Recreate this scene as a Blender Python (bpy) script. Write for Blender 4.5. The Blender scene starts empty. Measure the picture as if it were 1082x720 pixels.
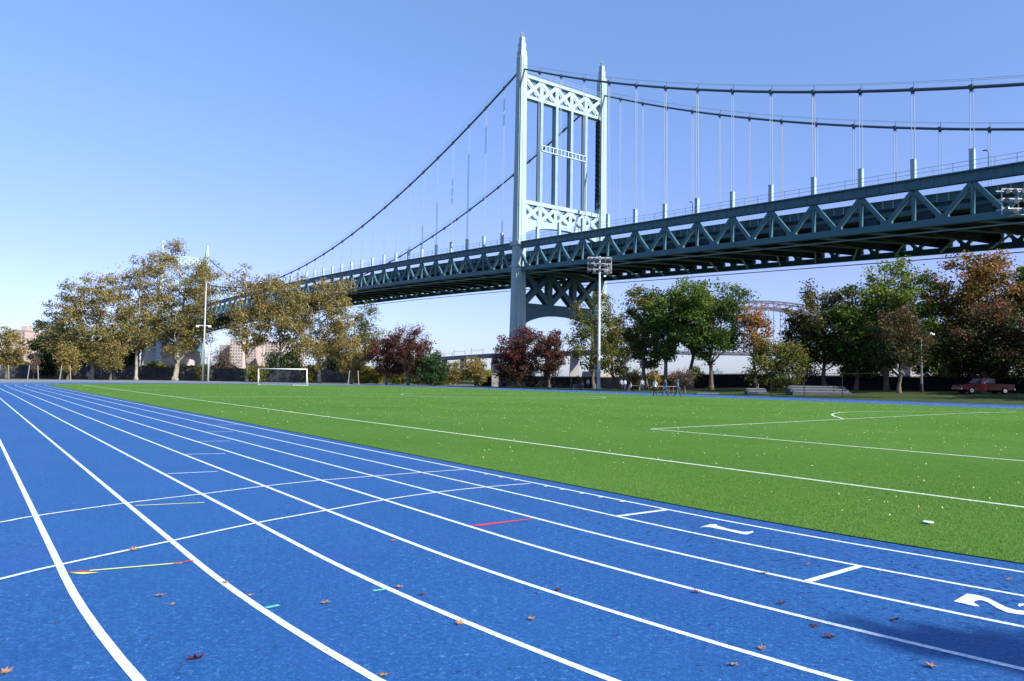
import bpy, math, random
import numpy as np
from mathutils import Vector, Matrix

R = math.radians
SC = bpy.context.scene
COL = SC.collection

# ------------------------------------------------------------------ camera
F, PITCH, ROLL, CAMH = 800.0, math.atan(40/800), 0.016, 1.598
cam = bpy.data.objects.new('camera', bpy.data.cameras.new('camera'))
COL.objects.link(cam)
cam.data.sensor_width = 36.0
cam.data.lens = F*36.0/1082.0
cam.data.clip_start = 0.05
cam.data.clip_end = 20000
_f = Vector((0, math.cos(PITCH), math.sin(PITCH)))
_u0 = Vector((0, -math.sin(PITCH), math.cos(PITCH)))
_r0 = Vector((1, 0, 0))
_r = math.cos(ROLL)*_r0 + math.sin(ROLL)*_u0
_u = -math.sin(ROLL)*_r0 + math.cos(ROLL)*_u0
cam.matrix_world = Matrix(((_r.x, _u.x, -_f.x, 0), (_r.y, _u.y, -_f.y, 0), (_r.z, _u.z, -_f.z, CAMH), (0, 0, 0, 1)))
SC.camera = cam

# ------------------------------------------------------------------ sky, sun, exposure
SUN_AZ = math.atan2(0.80, -0.60)      # clockwise from +Y, the way the sun stands
SUN_EL = R(33)
w = bpy.data.worlds.new('World'); SC.world = w; w.use_nodes = True
nt = w.node_tree; nt.nodes.clear()
sky = nt.nodes.new('ShaderNodeTexSky'); sky.sky_type = 'NISHITA'; sky.sun_disc = False
sky.sun_elevation = SUN_EL; sky.sun_rotation = SUN_AZ
sky.air_density = 1.0; sky.dust_density = 0.6; sky.ozone_density = 2.0; sky.altitude = 10
bg = nt.nodes.new('ShaderNodeBackground'); bg.inputs['Strength'].default_value = 0.12
wo = nt.nodes.new('ShaderNodeOutputWorld')
wtc = nt.nodes.new('ShaderNodeTexCoord'); wsp = nt.nodes.new('ShaderNodeSeparateXYZ'); nt.links.new(wtc.outputs['Generated'], wsp.inputs[0])
wr = nt.nodes.new('ShaderNodeValToRGB'); e = wr.color_ramp.elements       # paler, bluer band of air near the horizon
e[0].position = 0.0; e[0].color = (.60, .68, 1.06, 1); e[1].position = .5; e[1].color = (.94, 1.08, 1.27, 1)
k = e.new(.14); k.color = (.73, .69, 1.02, 1)
wm = nt.nodes.new('ShaderNodeMix'); wm.data_type = 'RGBA'; wm.blend_type = 'MULTIPLY'; wm.inputs[0].default_value = 1
nt.links.new(wsp.outputs[2], wr.inputs[0]); nt.links.new(sky.outputs[0], wm.inputs[6]); nt.links.new(wr.outputs[0], wm.inputs[7])
nt.links.new(wm.outputs[2], bg.inputs[0]); nt.links.new(bg.outputs[0], wo.inputs[0])
sl = bpy.data.lights.new('sun', 'SUN'); sl.energy = 5.0; sl.angle = R(0.55); sl.color = (1.0, 0.95, 0.87)
so = bpy.data.objects.new('sun', sl); COL.objects.link(so)
sd = Vector((math.sin(SUN_AZ)*math.cos(SUN_EL), math.cos(SUN_AZ)*math.cos(SUN_EL), math.sin(SUN_EL)))
so.rotation_euler = sd.to_track_quat('Z', 'Y').to_euler()
so.location = (40, -30, 60)
SC.view_settings.view_transform = 'Standard'; SC.view_settings.look = 'None'
SC.view_settings.exposure = 0.75; SC.view_settings.gamma = 1.0
SC.view_settings.use_curve_mapping = False
SC.cycles.max_bounces = 6; SC.cycles.transparent_max_bounces = 6

# ------------------------------------------------------------------ helpers
def hor(u): return 400 + 0.016*(u-541)
def at(u, Y):                       # bearing of a picture column -> world x at depth Y
    return (u-541)/F*Y
def zat(u, v, Y):                   # height that a picture point has at depth Y
    return CAMH + (hor(u)-v)*Y/F

def lin(c):                         # sRGB 0-255 -> linear
    return tuple((x/255/12.92 if x/255 <= .04045 else ((x/255+.055)/1.055)**2.4) for x in c)

def tag(o, label=None, cat=None, group=None, kind=None):
    if label: o['label'] = label
    if cat: o['category'] = cat
    if group: o['group'] = group
    if kind: o['kind'] = kind
    return o

def empty(name, loc=(0, 0, 0), rz=0.0):
    o = bpy.data.objects.new(name, None); COL.objects.link(o)
    o.location = loc; o.rotation_euler = (0, 0, rz); o.empty_display_size = .2
    return o

def mesh_obj(name, verts, faces, mat=None, parent=None, smooth=False, loc=None):
    me = bpy.data.meshes.new(name)
    me.from_pydata([tuple(v) for v in verts], [], [tuple(f) for f in faces])
    if smooth:
        me.polygons.foreach_set('use_smooth', [True]*len(me.polygons))
    me.update()
    o = bpy.data.objects.new(name, me); COL.objects.link(o)
    if mat: me.materials.append(mat)
    if parent: o.parent = parent
    if loc is not None: o.location = loc
    return o

class MB:
    """collects boxes, beams and tubes for ONE mesh"""
    def __init__(s): s.v = []; s.f = []
    def add(s, vs, fs):
        n = len(s.v); s.v += [tuple(v) for v in vs]; s.f += [tuple(i+n for i in f) for f in fs]; return s
    def box(s, c, d, rz=0.0):
        cx, cy, cz = c; dx, dy, dz = d[0]/2, d[1]/2, d[2]/2; ca, sa = math.cos(rz), math.sin(rz)
        vs = []
        for z in (-dz, dz):
            for x, y in ((-dx, -dy), (dx, -dy), (dx, dy), (-dx, dy)):
                vs.append((cx+x*ca-y*sa, cy+x*sa+y*ca, cz+z))
        return s.add(vs, [(3, 2, 1, 0), (4, 5, 6, 7), (0, 1, 5, 4), (1, 2, 6, 5), (2, 3, 7, 6), (3, 0, 4, 7)])
    def beam(s, p, q, wd, ht, side=None):
        p, q = Vector(p), Vector(q); d = (q-p)
        if d.length < 1e-6: return s
        d.normalize()
        up = Vector(side) if side else (Vector((0, 0, 1)) if abs(d.z) < .95 else Vector((1, 0, 0)))
        x = d.cross(up).normalized(); y = x.cross(d).normalized()
        vs = []
        for e in (p, q):
            for a, b in ((-1, -1), (1, -1), (1, 1), (-1, 1)):
                vs.append(e + x*(a*wd/2) + y*(b*ht/2))
        return s.add(vs, [(3, 2, 1, 0), (4, 5, 6, 7), (0, 1, 5, 4), (1, 2, 6, 5), (2, 3, 7, 6), (3, 0, 4, 7)])
    def tube(s, pts, rad, n=6, cap=True):
        pts = [Vector(p) for p in pts]
        if not hasattr(rad, '__len__'): rad = [rad]*len(pts)
        base = len(s.v); ref = Vector((0.3, 0.9, 0.2)).normalized()
        for i, p in enumerate(pts):
            d = (pts[min(i+1, len(pts)-1)]-pts[max(i-1, 0)])
            d = d.normalized() if d.length > 1e-9 else Vector((0, 0, 1))
            if abs(d.dot(ref)) > .98: ref = Vector((1, 0, 0))
            x = d.cross(ref).normalized(); y = d.cross(x)
            for k in range(n):
                a = 2*math.pi*k/n
                s.v.append(tuple(p + (x*math.cos(a)+y*math.sin(a))*rad[i]))
        for i in range(len(pts)-1):
            for k in range(n):
                a = base+i*n+k; b = base+i*n+(k+1) % n
                s.f.append((a, b, b+n, a+n))
        if cap:
            s.f.append(tuple(base+k for k in range(n))[::-1])
            s.f.append(tuple(base+(len(pts)-1)*n+k for k in range(n)))
        return s
    def prism(s, poly, axis, a, b):
        """polygon of (p,q) extruded along axis from a to b; axis 'x': (a,p,q) 'y': (p,a,q) 'z': (p,q,a)"""
        def P(p, q, t): return {'x': (t, p, q), 'y': (p, t, q), 'z': (p, q, t)}[axis]
        n = len(poly)
        vs = [P(p, q, a) for p, q in poly]+[P(p, q, b) for p, q in poly]
        fs = [tuple(range(n))[::-1], tuple(range(n, 2*n))]+[(i, (i+1) % n, (i+1) % n+n, i+n) for i in range(n)]
        return s.add(vs, fs)
    def build(s, name, mat=None, parent=None, smooth=False, loc=None, bevel=0):
        o = mesh_obj(name, s.v, s.f, mat, parent, smooth, loc)
        if bevel:
            m = o.modifiers.new('bevel', 'BEVEL'); m.width = bevel; m.segments = 2; m.limit_method = 'ANGLE'
        return o

def copy_tree(o, parent=None, loc=None, rz=None):
    c = o.copy(); COL.objects.link(c); c.parent = parent
    if loc is not None: c.location = loc
    if rz is not None: c.rotation_euler = (0, 0, rz)
    for ch in [x for x in KIDS.get(o.name, [])]: copy_tree(ch, c)
    return c
KIDS = {}
def reg(o):
    KIDS[o.name] = [x for x in bpy.data.objects if x.parent == o]
    for k in KIDS[o.name]: reg(k)

# ------------------------------------------------------------------ materials
def mat(name, col, rough=.7, spec=.3, metal=0.0, noise=None, bump=0.0, bscale=20.0, coords='Object'):
    """noise = (colour2, scale, contrast)"""
    m = bpy.data.materials.new(name); m.use_nodes = True; t = m.node_tree; b = t.nodes['Principled BSDF']
    b.inputs['Base Color'].default_value = (*col, 1); b.inputs['Roughness'].default_value = rough
    b.inputs['Specular IOR Level'].default_value = spec; b.inputs['Metallic'].default_value = metal
    tc = t.nodes.new('ShaderNodeTexCoord')
    if noise:
        n = t.nodes.new('ShaderNodeTexNoise'); n.inputs['Scale'].default_value = noise[1]; n.inputs['Detail'].default_value = 6
        r = t.nodes.new('ShaderNodeValToRGB'); k = noise[2]
        r.color_ramp.elements[0].position = .5-k/2; r.color_ramp.elements[1].position = .5+k/2
        r.color_ramp.elements[0].color = (*col, 1); r.color_ramp.elements[1].color = (*noise[0], 1)
        t.links.new(tc.outputs[coords], n.inputs['Vector']); t.links.new(n.outputs['Fac'], r.inputs[0]); t.links.new(r.outputs[0], b.inputs['Base Color'])
    if bump:
        n2 = t.nodes.new('ShaderNodeTexNoise'); n2.inputs['Scale'].default_value = bscale; n2.inputs['Detail'].default_value = 4
        bp = t.nodes.new('ShaderNodeBump'); bp.inputs['Strength'].default_value = bump; bp.inputs['Distance'].default_value = .05
        t.links.new(tc.outputs[coords], n2.inputs['Vector']); t.links.new(n2.outputs['Fac'], bp.inputs['Height']); t.links.new(bp.outputs[0], b.inputs['Normal'])
    return m

def nodes_of(m): return m.node_tree.nodes, m.node_tree.links
def ramp(t, lo, hi, c0, c1):
    r = t.nodes.new('ShaderNodeValToRGB'); e = r.color_ramp.elements
    e[0].position = lo; e[1].position = hi; e[0].color = (*c0, 1); e[1].color = (*c1, 1); return r
def noise_node(t, vec, scale, detail=4, rough=.5, mapping=None):
    n = t.nodes.new('ShaderNodeTexNoise'); n.inputs['Scale'].default_value = scale; n.inputs['Detail'].default_value = detail; n.inputs['Roughness'].default_value = rough
    if mapping:
        mp = t.nodes.new('ShaderNodeMapping'); mp.inputs['Scale'].default_value = mapping
        t.links.new(vec, mp.inputs[0]); vec = mp.outputs[0]
    t.links.new(vec, n.inputs['Vector']); return n
def mixc(t, a, b, fac, mode='MIX'):
    m = t.nodes.new('ShaderNodeMix'); m.data_type = 'RGBA'; m.blend_type = mode
    for s, val in ((6, a), (7, b)):
        if isinstance(val, tuple): m.inputs[s].default_value = (*val, 1)
        else: t.links.new(val, m.inputs[s])
    if isinstance(fac, (int, float)): m.inputs[0].default_value = fac
    else: t.links.new(fac, m.inputs[0])
    return m.outputs[2]

def track_material():
    m = bpy.data.materials.new('blue_rubber'); m.use_nodes = True; t = m.node_tree; b = t.nodes['Principled BSDF']; L = t.links
    tc = t.nodes.new('ShaderNodeTexCoord'); P = tc.outputs['Object']
    big = noise_node(t, P, .35, 5, .6)
    base = mixc(t, (.004, .070, .228), (.008, .088, .272), ramp_out(t, big.outputs['Fac'], .35, .65))
    grain = noise_node(t, P, 120, 4, .8)
    g2 = noise_node(t, P, 28, 4, .7)
    c = mixc(t, base, (.004, .042, .175), ramp_out(t, grain.outputs['Fac'], .52, .66))
    c = mixc(t, c, (.022, .125, .34), ramp_out(t, g2.outputs['Fac'], .50, .66))
    # fine pale flecks mixed into the blue
    sc = noise_node(t, P, 26, 6, .75)
    c = mixc(t, c, (.12, .27, .55), ramp_out(t, sc.outputs['Fac'], .60, .68))
    # damp dimples and little puddles near the inner lanes
    sep = t.nodes.new('ShaderNodeSeparateXYZ'); L.new(P, sep.inputs[0])
    at_rho = t.nodes.new('ShaderNodeAttribute'); at_rho.attribute_name = 'rho'
    mr = t.nodes.new('ShaderNodeMapRange'); mr.inputs['From Min'].default_value = .6; mr.inputs['From Max'].default_value = 3.0
    mr.inputs['To Min'].default_value = 1.0; mr.inputs['To Max'].default_value = 0.0; L.new(at_rho.outputs['Fac'], mr.inputs['Value'])
    d = noise_node(t, P, 17.0, 5, .6)
    add = t.nodes.new('ShaderNodeMath'); add.operation = 'MULTIPLY_ADD'; L.new(mr.outputs[0], add.inputs[0]); add.inputs[1].default_value = .085; L.new(d.outputs['Fac'], add.inputs[2])
    wet = ramp_out(t, add.outputs[0], .625, .665)
    c = mixc(t, c, (.006, .032, .15), wet)
    f3 = noise_node(t, P, 55, 2, .6)
    c = mixc(t, c, (.055, .19, .50), mulf(t, ramp_out(t, f3.outputs['Fac'], .60, .72), .8))
    f4 = noise_node(t, P, 38, 3, .6)
    c = mixc(t, c, (.004, .036, .150), mulf(t, ramp_out(t, f4.outputs['Fac'], .58, .70), .7))
    # long soft patches
    pt = noise_node(t, P, 1.1, 5, .65, mapping=(1, .5, 1))
    c = mixc(t, c, (.018, .080, .30), mulf(t, ramp_out(t, pt.outputs['Fac'], .52, .7), .6))
    L.new(c, b.inputs['Base Color'])
    rr = t.nodes.new('ShaderNodeMapRange'); L.new(wet, rr.inputs['Value']); rr.inputs['To Min'].default_value = .62; rr.inputs['To Max'].default_value = .35
    L.new(rr.outputs[0], b.inputs['Roughness']); b.inputs['Specular IOR Level'].default_value = .42
    bp = t.nodes.new('ShaderNodeBump'); bp.inputs['Strength'].default_value = .55; bp.inputs['Distance'].default_value = .006
    L.new(grain.outputs['Fac'], bp.inputs['Height']); L.new(bp.outputs[0], b.inputs['Normal'])
    return m
def ramp_out(t, src, lo, hi):
    r = t.nodes.new('ShaderNodeMapRange'); r.inputs['From Min'].default_value = lo; r.inputs['From Max'].default_value = hi
    t.links.new(src, r.inputs['Value']); return r.outputs[0]
def mulf(t, src, k):
    m = t.nodes.new('ShaderNodeMath'); m.operation = 'MULTIPLY'; t.links.new(src, m.inputs[0]); m.inputs[1].default_value = k; return m.outputs[0]

def turf_material():
    m = bpy.data.materials.new('turf'); m.use_nodes = True; t = m.node_tree; b = t.nodes['Principled BSDF']; L = t.links
    tc = t.nodes.new('ShaderNodeTexCoord'); P = tc.outputs['Object']
    big = noise_node(t, P, .12, 6, .6)
    c = mixc(t, (.092, .200, .030), (.120, .238, .044), ramp_out(t, big.outputs['Fac'], .38, .62))
    fine = noise_node(t, P, 60, 3, .8)
    c = mixc(t, c, (.026, .085, .009), ramp_out(t, fine.outputs['Fac'], .46, .62))
    f2 = noise_node(t, P, 22, 5, .8)
    c = mixc(t, c, (.17, .29, .065), ramp_out(t, f2.outputs['Fac'], .54, .70))
    mid = noise_node(t, P, 2.2, 5, .7)
    c = mixc(t, c, (.055, .165, .028), mulf(t, ramp_out(t, mid.outputs['Fac'], .5, .68), .6))
    L.new(c, b.inputs['Base Color']); b.inputs['Roughness'].default_value = .9; b.inputs['Specular IOR Level'].default_value = .05
    bp = t.nodes.new('ShaderNodeBump'); bp.inputs['Strength'].default_value = .8; bp.inputs['Distance'].default_value = .02
    L.new(fine.outputs['Fac'], bp.inputs['Height']); L.new(bp.outputs[0], b.inputs['Normal'])
    return m

M = {}
M['track'] = track_material()
M['turf'] = turf_material()
M['line'] = mat('line_paint', (.80, .81, .82), .6, .3, noise=((.42, .52, .68), 42, .26))
M['fline'] = mat('field_line', (.62, .70, .60), .8, .1, noise=((.40, .55, .38), 6, .4))
M['yellow'] = mat('yellow_paint', (.75, .78, .18), .6)
M['red'] = mat('red_paint', (.55, .05, .09), .6)
M['green'] = mat('green_paint', (.12, .50, .38), .6)
M['asphalt'] = mat('asphalt', (.16, .165, .18), .9, .2, noise=((.24, .24, .25), 1.2, .5), bump=.2, bscale=60)
M['ground'] = mat('ground', (.030, .055, .015), .95, .1, noise=((.060, .075, .026), .6, .5), bump=.8, bscale=8)
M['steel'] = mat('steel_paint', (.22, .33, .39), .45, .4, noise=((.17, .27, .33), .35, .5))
M['steel_pale'] = mat('steel_paint_pale', (.325, .430, .455), .45, .35, noise=((.27, .375, .405), .5, .5))  # bridge paint with the brightness of its sunlit parts in the colour
M['steel_blue'] = mat('steel_paint_blue', (.062, .150, .185), .5, .25, noise=((.045, .118, .150), .3, .5))  # same bridge paint, darkened in colour for the shaded truss and under strut
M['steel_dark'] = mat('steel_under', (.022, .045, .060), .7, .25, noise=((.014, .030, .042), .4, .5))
M['cable'] = mat('cable', (.05, .075, .12), .5, .4)
M['rope'] = mat('rope', (.24, .31, .40), .5, .4)
M['concrete'] = mat('concrete', (.30, .28, .25), .9, .2, noise=((.27, .25, .22), .4, .5), bump=.3, bscale=4)
M['concrete_dark'] = mat('concrete_weathered', (.09, .095, .10), .9, .15, noise=((.06, .065, .07), 1.4, .5))  # darker concrete copy, the shade over the steps is in its colour
M['deckc'] = mat('deck_concrete', (.18, .18, .18), .9, .2)
M['purple'] = mat('arch_steel', (.10, .09, .13), .6, .3)
M['stone'] = mat('granite', (.42, .37, .34), .9, .2, noise=((.32, .28, .26), .1, .5))
M['bark'] = mat('bark', (.16, .13, .10), .95, .1, noise=((.09, .07, .055), 1.2, .5), bump=.5, bscale=6)
M['bark_pale'] = mat('bark_pale', (.42, .39, .32), .9, .1, noise=((.15, .13, .10), .8, .35), bump=.4, bscale=5)
M['white'] = mat('white_paint', (.72, .73, .72), .45, .5)
M['pole'] = mat('galvanised', (.42, .44, .47), .5, .4, noise=((.34, .36, .39), 1.5, .5))
M['black'] = mat('black_steel', (.012, .013, .015), .6, .3)
M['screen'] = mat('windscreen', (.010, .012, .014), .85, .1, noise=((.018, .02, .022), 1.3, .5), bump=.4, bscale=1.5)
M['screen_grey'] = mat('windscreen_grey', (.045, .05, .06), .85, .1, noise=((.085, .09, .10), 1.1, .45), bump=.4, bscale=1.5)
M['brick1'] = mat('brick_beige', (.50, .41, .35), .9, .1, noise=((.44, .36, .31), .08, .5))  # brick tone paled in the base colour in place of distance haze
M['brick2'] = mat('brick_rose', (.46, .35, .30), .9, .1, noise=((.40, .31, .27), .08, .5))  # rose brick, likewise paled for haze
M['glass'] = mat('window_glass', (.14, .15, .17), .2, .6)
M['truck'] = mat('truck_paint', (.12, .004, .008), .25, .6)
M['tyre'] = mat('tyre', (.012, .012, .012), .8, .2)
M['chrome'] = mat('chrome', (.6, .6, .62), .25, .5, metal=1.0)
M['lens'] = mat('lamp_lens', (.14, .15, .17), .2, .6)
M['wood'] = mat('bench_wood', (.16, .18, .22), .8, .2)
M['orange'] = mat('orange_paint', (.20, .12, .10), .6, .3)
M['leafdry'] = mat('dry_leaf', (.36, .21, .12), .8, .2, noise=((.20, .10, .055), 18, .4))
M['leafdark'] = mat('dark_leaf', (.10, .025, .015), .8, .2)
M['fleck'] = mat('field_leaf', (.45, .40, .16), .8, .2, noise=((.60, .58, .38), .7, .3))

def leaf_mat(name, c1, c2, c3=None):
    m = bpy.data.materials.new(name); m.use_nodes = True; t = m.node_tree; L = t.links
    b = t.nodes['Principled BSDF']; out = t.nodes['Material Output']
    a = t.nodes.new('ShaderNodeAttribute'); a.attribute_name = 'tint'
    r = t.nodes.new('ShaderNodeValToRGB'); e = r.color_ramp.elements
    e[0].position = .1; e[0].color = (*c1, 1); e[1].position = .6; e[1].color = (*c2, 1)
    if c3: k = r.color_ramp.elements.new(.95); k.color = (*c3, 1)
    L.new(a.outputs['Fac'], r.inputs[0]); L.new(r.outputs[0], b.inputs['Base Color'])
    b.inputs['Roughness'].default_value = .6; b.inputs['Specular IOR Level'].default_value = .25
    tr = t.nodes.new('ShaderNodeBsdfTranslucent'); L.new(r.outputs[0], tr.inputs[0])
    mx = t.nodes.new('ShaderNodeMixShader'); mx.inputs[0].default_value = .38
    L.new(b.outputs[0], mx.inputs[1]); L.new(tr.outputs[0], mx.inputs[2]); L.new(mx.outputs[0], out.inputs[0])
    return m
LM = {
 'plane': leaf_mat('leaf_plane', (0.116, 0.116, 0.037), (0.262, 0.207, 0.061), (0.415, 0.305, 0.104)),
 'goldp': leaf_mat('leaf_gold', (0.146, 0.134, 0.043), (0.305, 0.232, 0.067), (0.439, 0.317, 0.110)),
 'dark': leaf_mat('leaf_dark', (.015, .032, .010), (.035, .065, .018)),
 'conif': leaf_mat('leaf_conifer', (.018, .045, .014), (.045, .10, .025), (.08, .13, .03)),
 'green': leaf_mat('leaf_green', (0.024, 0.055, 0.012), (0.104, 0.177, 0.024), (0.207, 0.256, 0.043)),
 'lime': leaf_mat('leaf_lime', (0.043, 0.085, 0.017), (0.183, 0.244, 0.037), (0.317, 0.329, 0.061)),
 'olive': leaf_mat('leaf_olive', (0.024, 0.039, 0.012), (0.091, 0.104, 0.024), (0.220, 0.146, 0.037)),
 'mixed': leaf_mat('leaf_mixed', (0.027, 0.051, 0.012), (0.146, 0.165, 0.027), (0.342, 0.195, 0.037)),
 'maroon': leaf_mat('leaf_maroon', (0.037, 0.044, 0.018), (0.125, 0.037, 0.033), (0.275, 0.075, 0.062)),
 'wine': leaf_mat('leaf_wine', (0.025, 0.048, 0.013), (0.075, 0.073, 0.022), (0.275, 0.069, 0.062)),
 'orange': leaf_mat('leaf_orange', (0.044, 0.069, 0.016), (0.213, 0.119, 0.027), (0.475, 0.188, 0.062)),
 'yellow': leaf_mat('leaf_yellow', (.12, .14, .02), (.30, .30, .03), (.38, .36, .06)),
 'twig': leaf_mat('leaf_twig', (.11, .085, .06), (.17, .12, .09), (.22, .13, .11)),
 'rust': leaf_mat('leaf_rust', (.20, .10, .03), (.40, .18, .06), (.52, .28, .13)),
}

# ------------------------------------------------------------------ track coordinates and terrain
SL, AZ, CX, CY, RI = 0.01279, 0.6242, 20.1517, 22.5452, 22.379
LW = 0.9272
dx_, dy_ = -math.sin(AZ), math.cos(AZ)        # along the straight, away from the camera
nx_, ny_ = -dy_, dx_                          # outward, to the camera's side
def S2X(s, o): return CX+s*dx_+o*nx_, CY+s*dy_+o*ny_
def X2S(x, y): return (x-CX)*dx_+(y-CY)*dy_, (x-CX)*nx_+(y-CY)*ny_
def sstep(a, b, x): t = np.clip((x-a)/(b-a), 0, 1); return t*t*(3-2*t)
def zf(x, y):
    x = np.asarray(x, float); y = np.asarray(y, float)
    s, o = X2S(x, y)
    rn = np.where(s > 0, o, np.hypot(s, o))-RI
    wn = sstep(-12, 4, o)*(1-sstep(45, 75, s))
    z = SL*np.clip(rn, 0, 9.6)*wn
    fr = -o-44.5
    z = z+.042*np.clip(fr, 0, 17)*(1-sstep(62, 90, s))
    return z
def zg(x, y): return float(zf(x, y))

S2 = 90.0
stations = []       # (x, y, nx, ny) along the inner edge of lane one
def curve():
    pts = []
    # near straight, from far to near (s = S2 -> 0), heading toward camera
    ss = list(np.linspace(S2, 30, 31)[:-1])+list(np.linspace(30, 0, 41)[:-1])
    for s in ss: pts.append((s, RI, 0.0))
    # near bend: heading angle theta 0..180
    s, o, th = 0.0, RI, 0.0
    N = 180
    pts.append((s, o, th))
    for i in range(N):
        dth = math.pi/N; thm = th+dth/2
        r = RI if thm < R(30) else 27.5
        s -= r*dth*math.cos(thm); o -= r*dth*math.sin(thm); th += dth
        pts.append((s, o, th))
    s0, o0 = s, o
    for k in np.linspace(0, 1, 41)[1:]: pts.append((s0+(S2-s0)*k, o0, math.pi))
    rr = (RI-o0)/2
    for i in range(1, 90):
        a = math.pi*i/90
        pts.append((S2+rr*math.sin(a), o0+rr*(1-math.cos(a)), math.pi+a))
    out = []
    for s, o, th in pts:
        # outward normal: at theta 0 it is +o ; at theta 90 (heading -o) it is -s
        ns, no = -math.sin(th), math.cos(th)
        x, y = S2X(s, o)
        out.append((x, y, ns*dx_+no*nx_, ns*dy_+no*ny_, th))
    return out
stations = curve()
ST = np.array(stations)
def ring(name, rhos, dz, m, kind='structure', th=None, closed=True, attr=False, zfun=None):
    idx = range(len(ST)) if th is None else [i for i in range(len(ST)) if th(ST[i, 4])]
    idx = list(idx); n = len(idx); A = ST[idx]
    V = []; Fc = []
    for r in rhos:
        x = A[:, 0]+A[:, 2]*r; y = A[:, 1]+A[:, 3]*r
        z = (zf(x, y) if zfun is None else zfun(x, y, r))+dz
        V.append(np.stack([x, y, z], 1))
    V = np.concatenate(V)
    for k in range(len(rhos)-1):
        for i in range(n if closed and th is None else n-1):
            j = (i+1) % n
            Fc.append((k*n+j, k*n+i, (k+1)*n+i, (k+1)*n+j))
    o = mesh_obj(name, V, Fc, m)
    me = o.data
    if attr:
        a = me.attributes.new('rho', 'FLOAT', 'POINT')
        a.data.foreach_set('value', np.repeat(np.array(rhos, float), n))
    # make normals face up
    if me.polygons[0].normal.z < 0: me.flip_normals()
    if kind: o['kind'] = kind
    return o

EDGE = -0.36
def ground_z(x, y, r): return zf(x, y)-(.04 if r < 9.55 else 0.0)
rh = [EDGE-.3, 0, LW, 2*LW, 3*LW, 4*LW, 5*LW, 6*LW, 7*LW, 8*LW, 9.5, 9.6, 11, 12.5, 15, 18, 22, 26, 30, 36, 45, 60, 90, 150, 300, 700, 3500]
ring('ground', rh, 0, M['ground'], zfun=ground_z)
TR = [EDGE, -.02, LW, 2*LW, 3*LW, 4*LW, 5*LW, 6*LW, 7*LW, 8*LW, 9.5]
ring('running_track', TR, 0, M['track'], attr=True)
ring('track_apron', [9.49, 10.5, 11.8], .006, M['track'], attr=True, th=lambda t: math.pi-.4 <= t <= math.pi+.9)
ring('asphalt_path', [9.48, 14, 22, 34, 44], .004, M['asphalt'], th=lambda t: math.pi+.5 <= t or t == 0.0 and False)
# playing field: the flat inside of the ring
px = ST[:, 0]+ST[:, 2]*(EDGE+.01); py = ST[:, 1]+ST[:, 3]*(EDGE+.01)
o = mesh_obj('turf_field', [(x, y, .004) for x, y in zip(px, py)], [tuple(range(len(ST)))], M['turf'])
if o.data.polygons[0].normal.z < 0: o.data.flip_normals()
o['kind'] = 'structure'

ring('turf_seam', [EDGE-.012, EDGE+.016], .006, mat('seam_rubber', (.006, .012, .006), .9, .1))  # dark strip painted as the shadow in the gap beside the turf
# painted lane lines
for k in range(9):
    r0 = k*LW
    ring('lane_line', [r0-.027, r0+.027], .0025, M['line'])

def catmull(P, n=8):
    P = [np.array(p, float) for p in P]; out = []
    Q = [2*P[0]-P[1]]+P+[2*P[-1]-P[-2]]
    for i in range(1, len(Q)-2):
        for k in range(n):
            t = k/n
            out.append(.5*((2*Q[i])+(-Q[i-1]+Q[i+1])*t+(2*Q[i-1]-5*Q[i]+4*Q[i+1]-Q[i+2])*t*t+(-Q[i-1]+3*Q[i]-3*Q[i+1]+Q[i+2])*t**3))
    out.append(P[-1]); return out
def strip(name, pts, wd, m, dz=.0045, smooth=True, closed=False):
    P = catmull(pts) if smooth and len(pts) > 2 else subdiv(pts)
    V = []; n = len(P)
    for i in range(n):
        a = P[max(i-1, 0)]; b = P[min(i+1, n-1)]
        if closed: a = P[(i-1) % n]; b = P[(i+1) % n]
        d = np.array(b)-np.array(a); d = d/np.linalg.norm(d); nn = np.array([-d[1], d[0]])
        for sg in (1, -1):
            q = P[i]+nn*wd/2*sg; V.append((q[0], q[1], zg(q[0], q[1])+dz))
    Fc = [(2*i, 2*i+1, 2*i+3, 2*i+2) for i in range(n-1)]
    if closed: Fc.append((2*n-2, 2*n-1, 1, 0))
    o = mesh_obj(name, V, Fc, m)
    if o.data.polygons[0].normal.z < 0: o.data.flip_normals()
    o['kind'] = 'structure'
    return o
def subdiv(pts, step=.8):
    P = []
    for a, b in zip(pts[:-1], pts[1:]):
        a = np.array(a, float); b = np.array(b, float); k = max(1, int(np.linalg.norm(b-a)/step))
        P += [a+(b-a)*i/k for i in range(k)]
    P.append(np.array(pts[-1], float)); return P
def flat(name, poly, m, dz=.0045):
    o = mesh_obj(name, [(x, y, zg(x, y)+dz) for x, y in poly], [tuple(range(len(poly)))], m)
    if o.data.polygons[0].normal.z < 0: o.data.flip_normals()
    o['kind'] = 'structure'; return o

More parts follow.
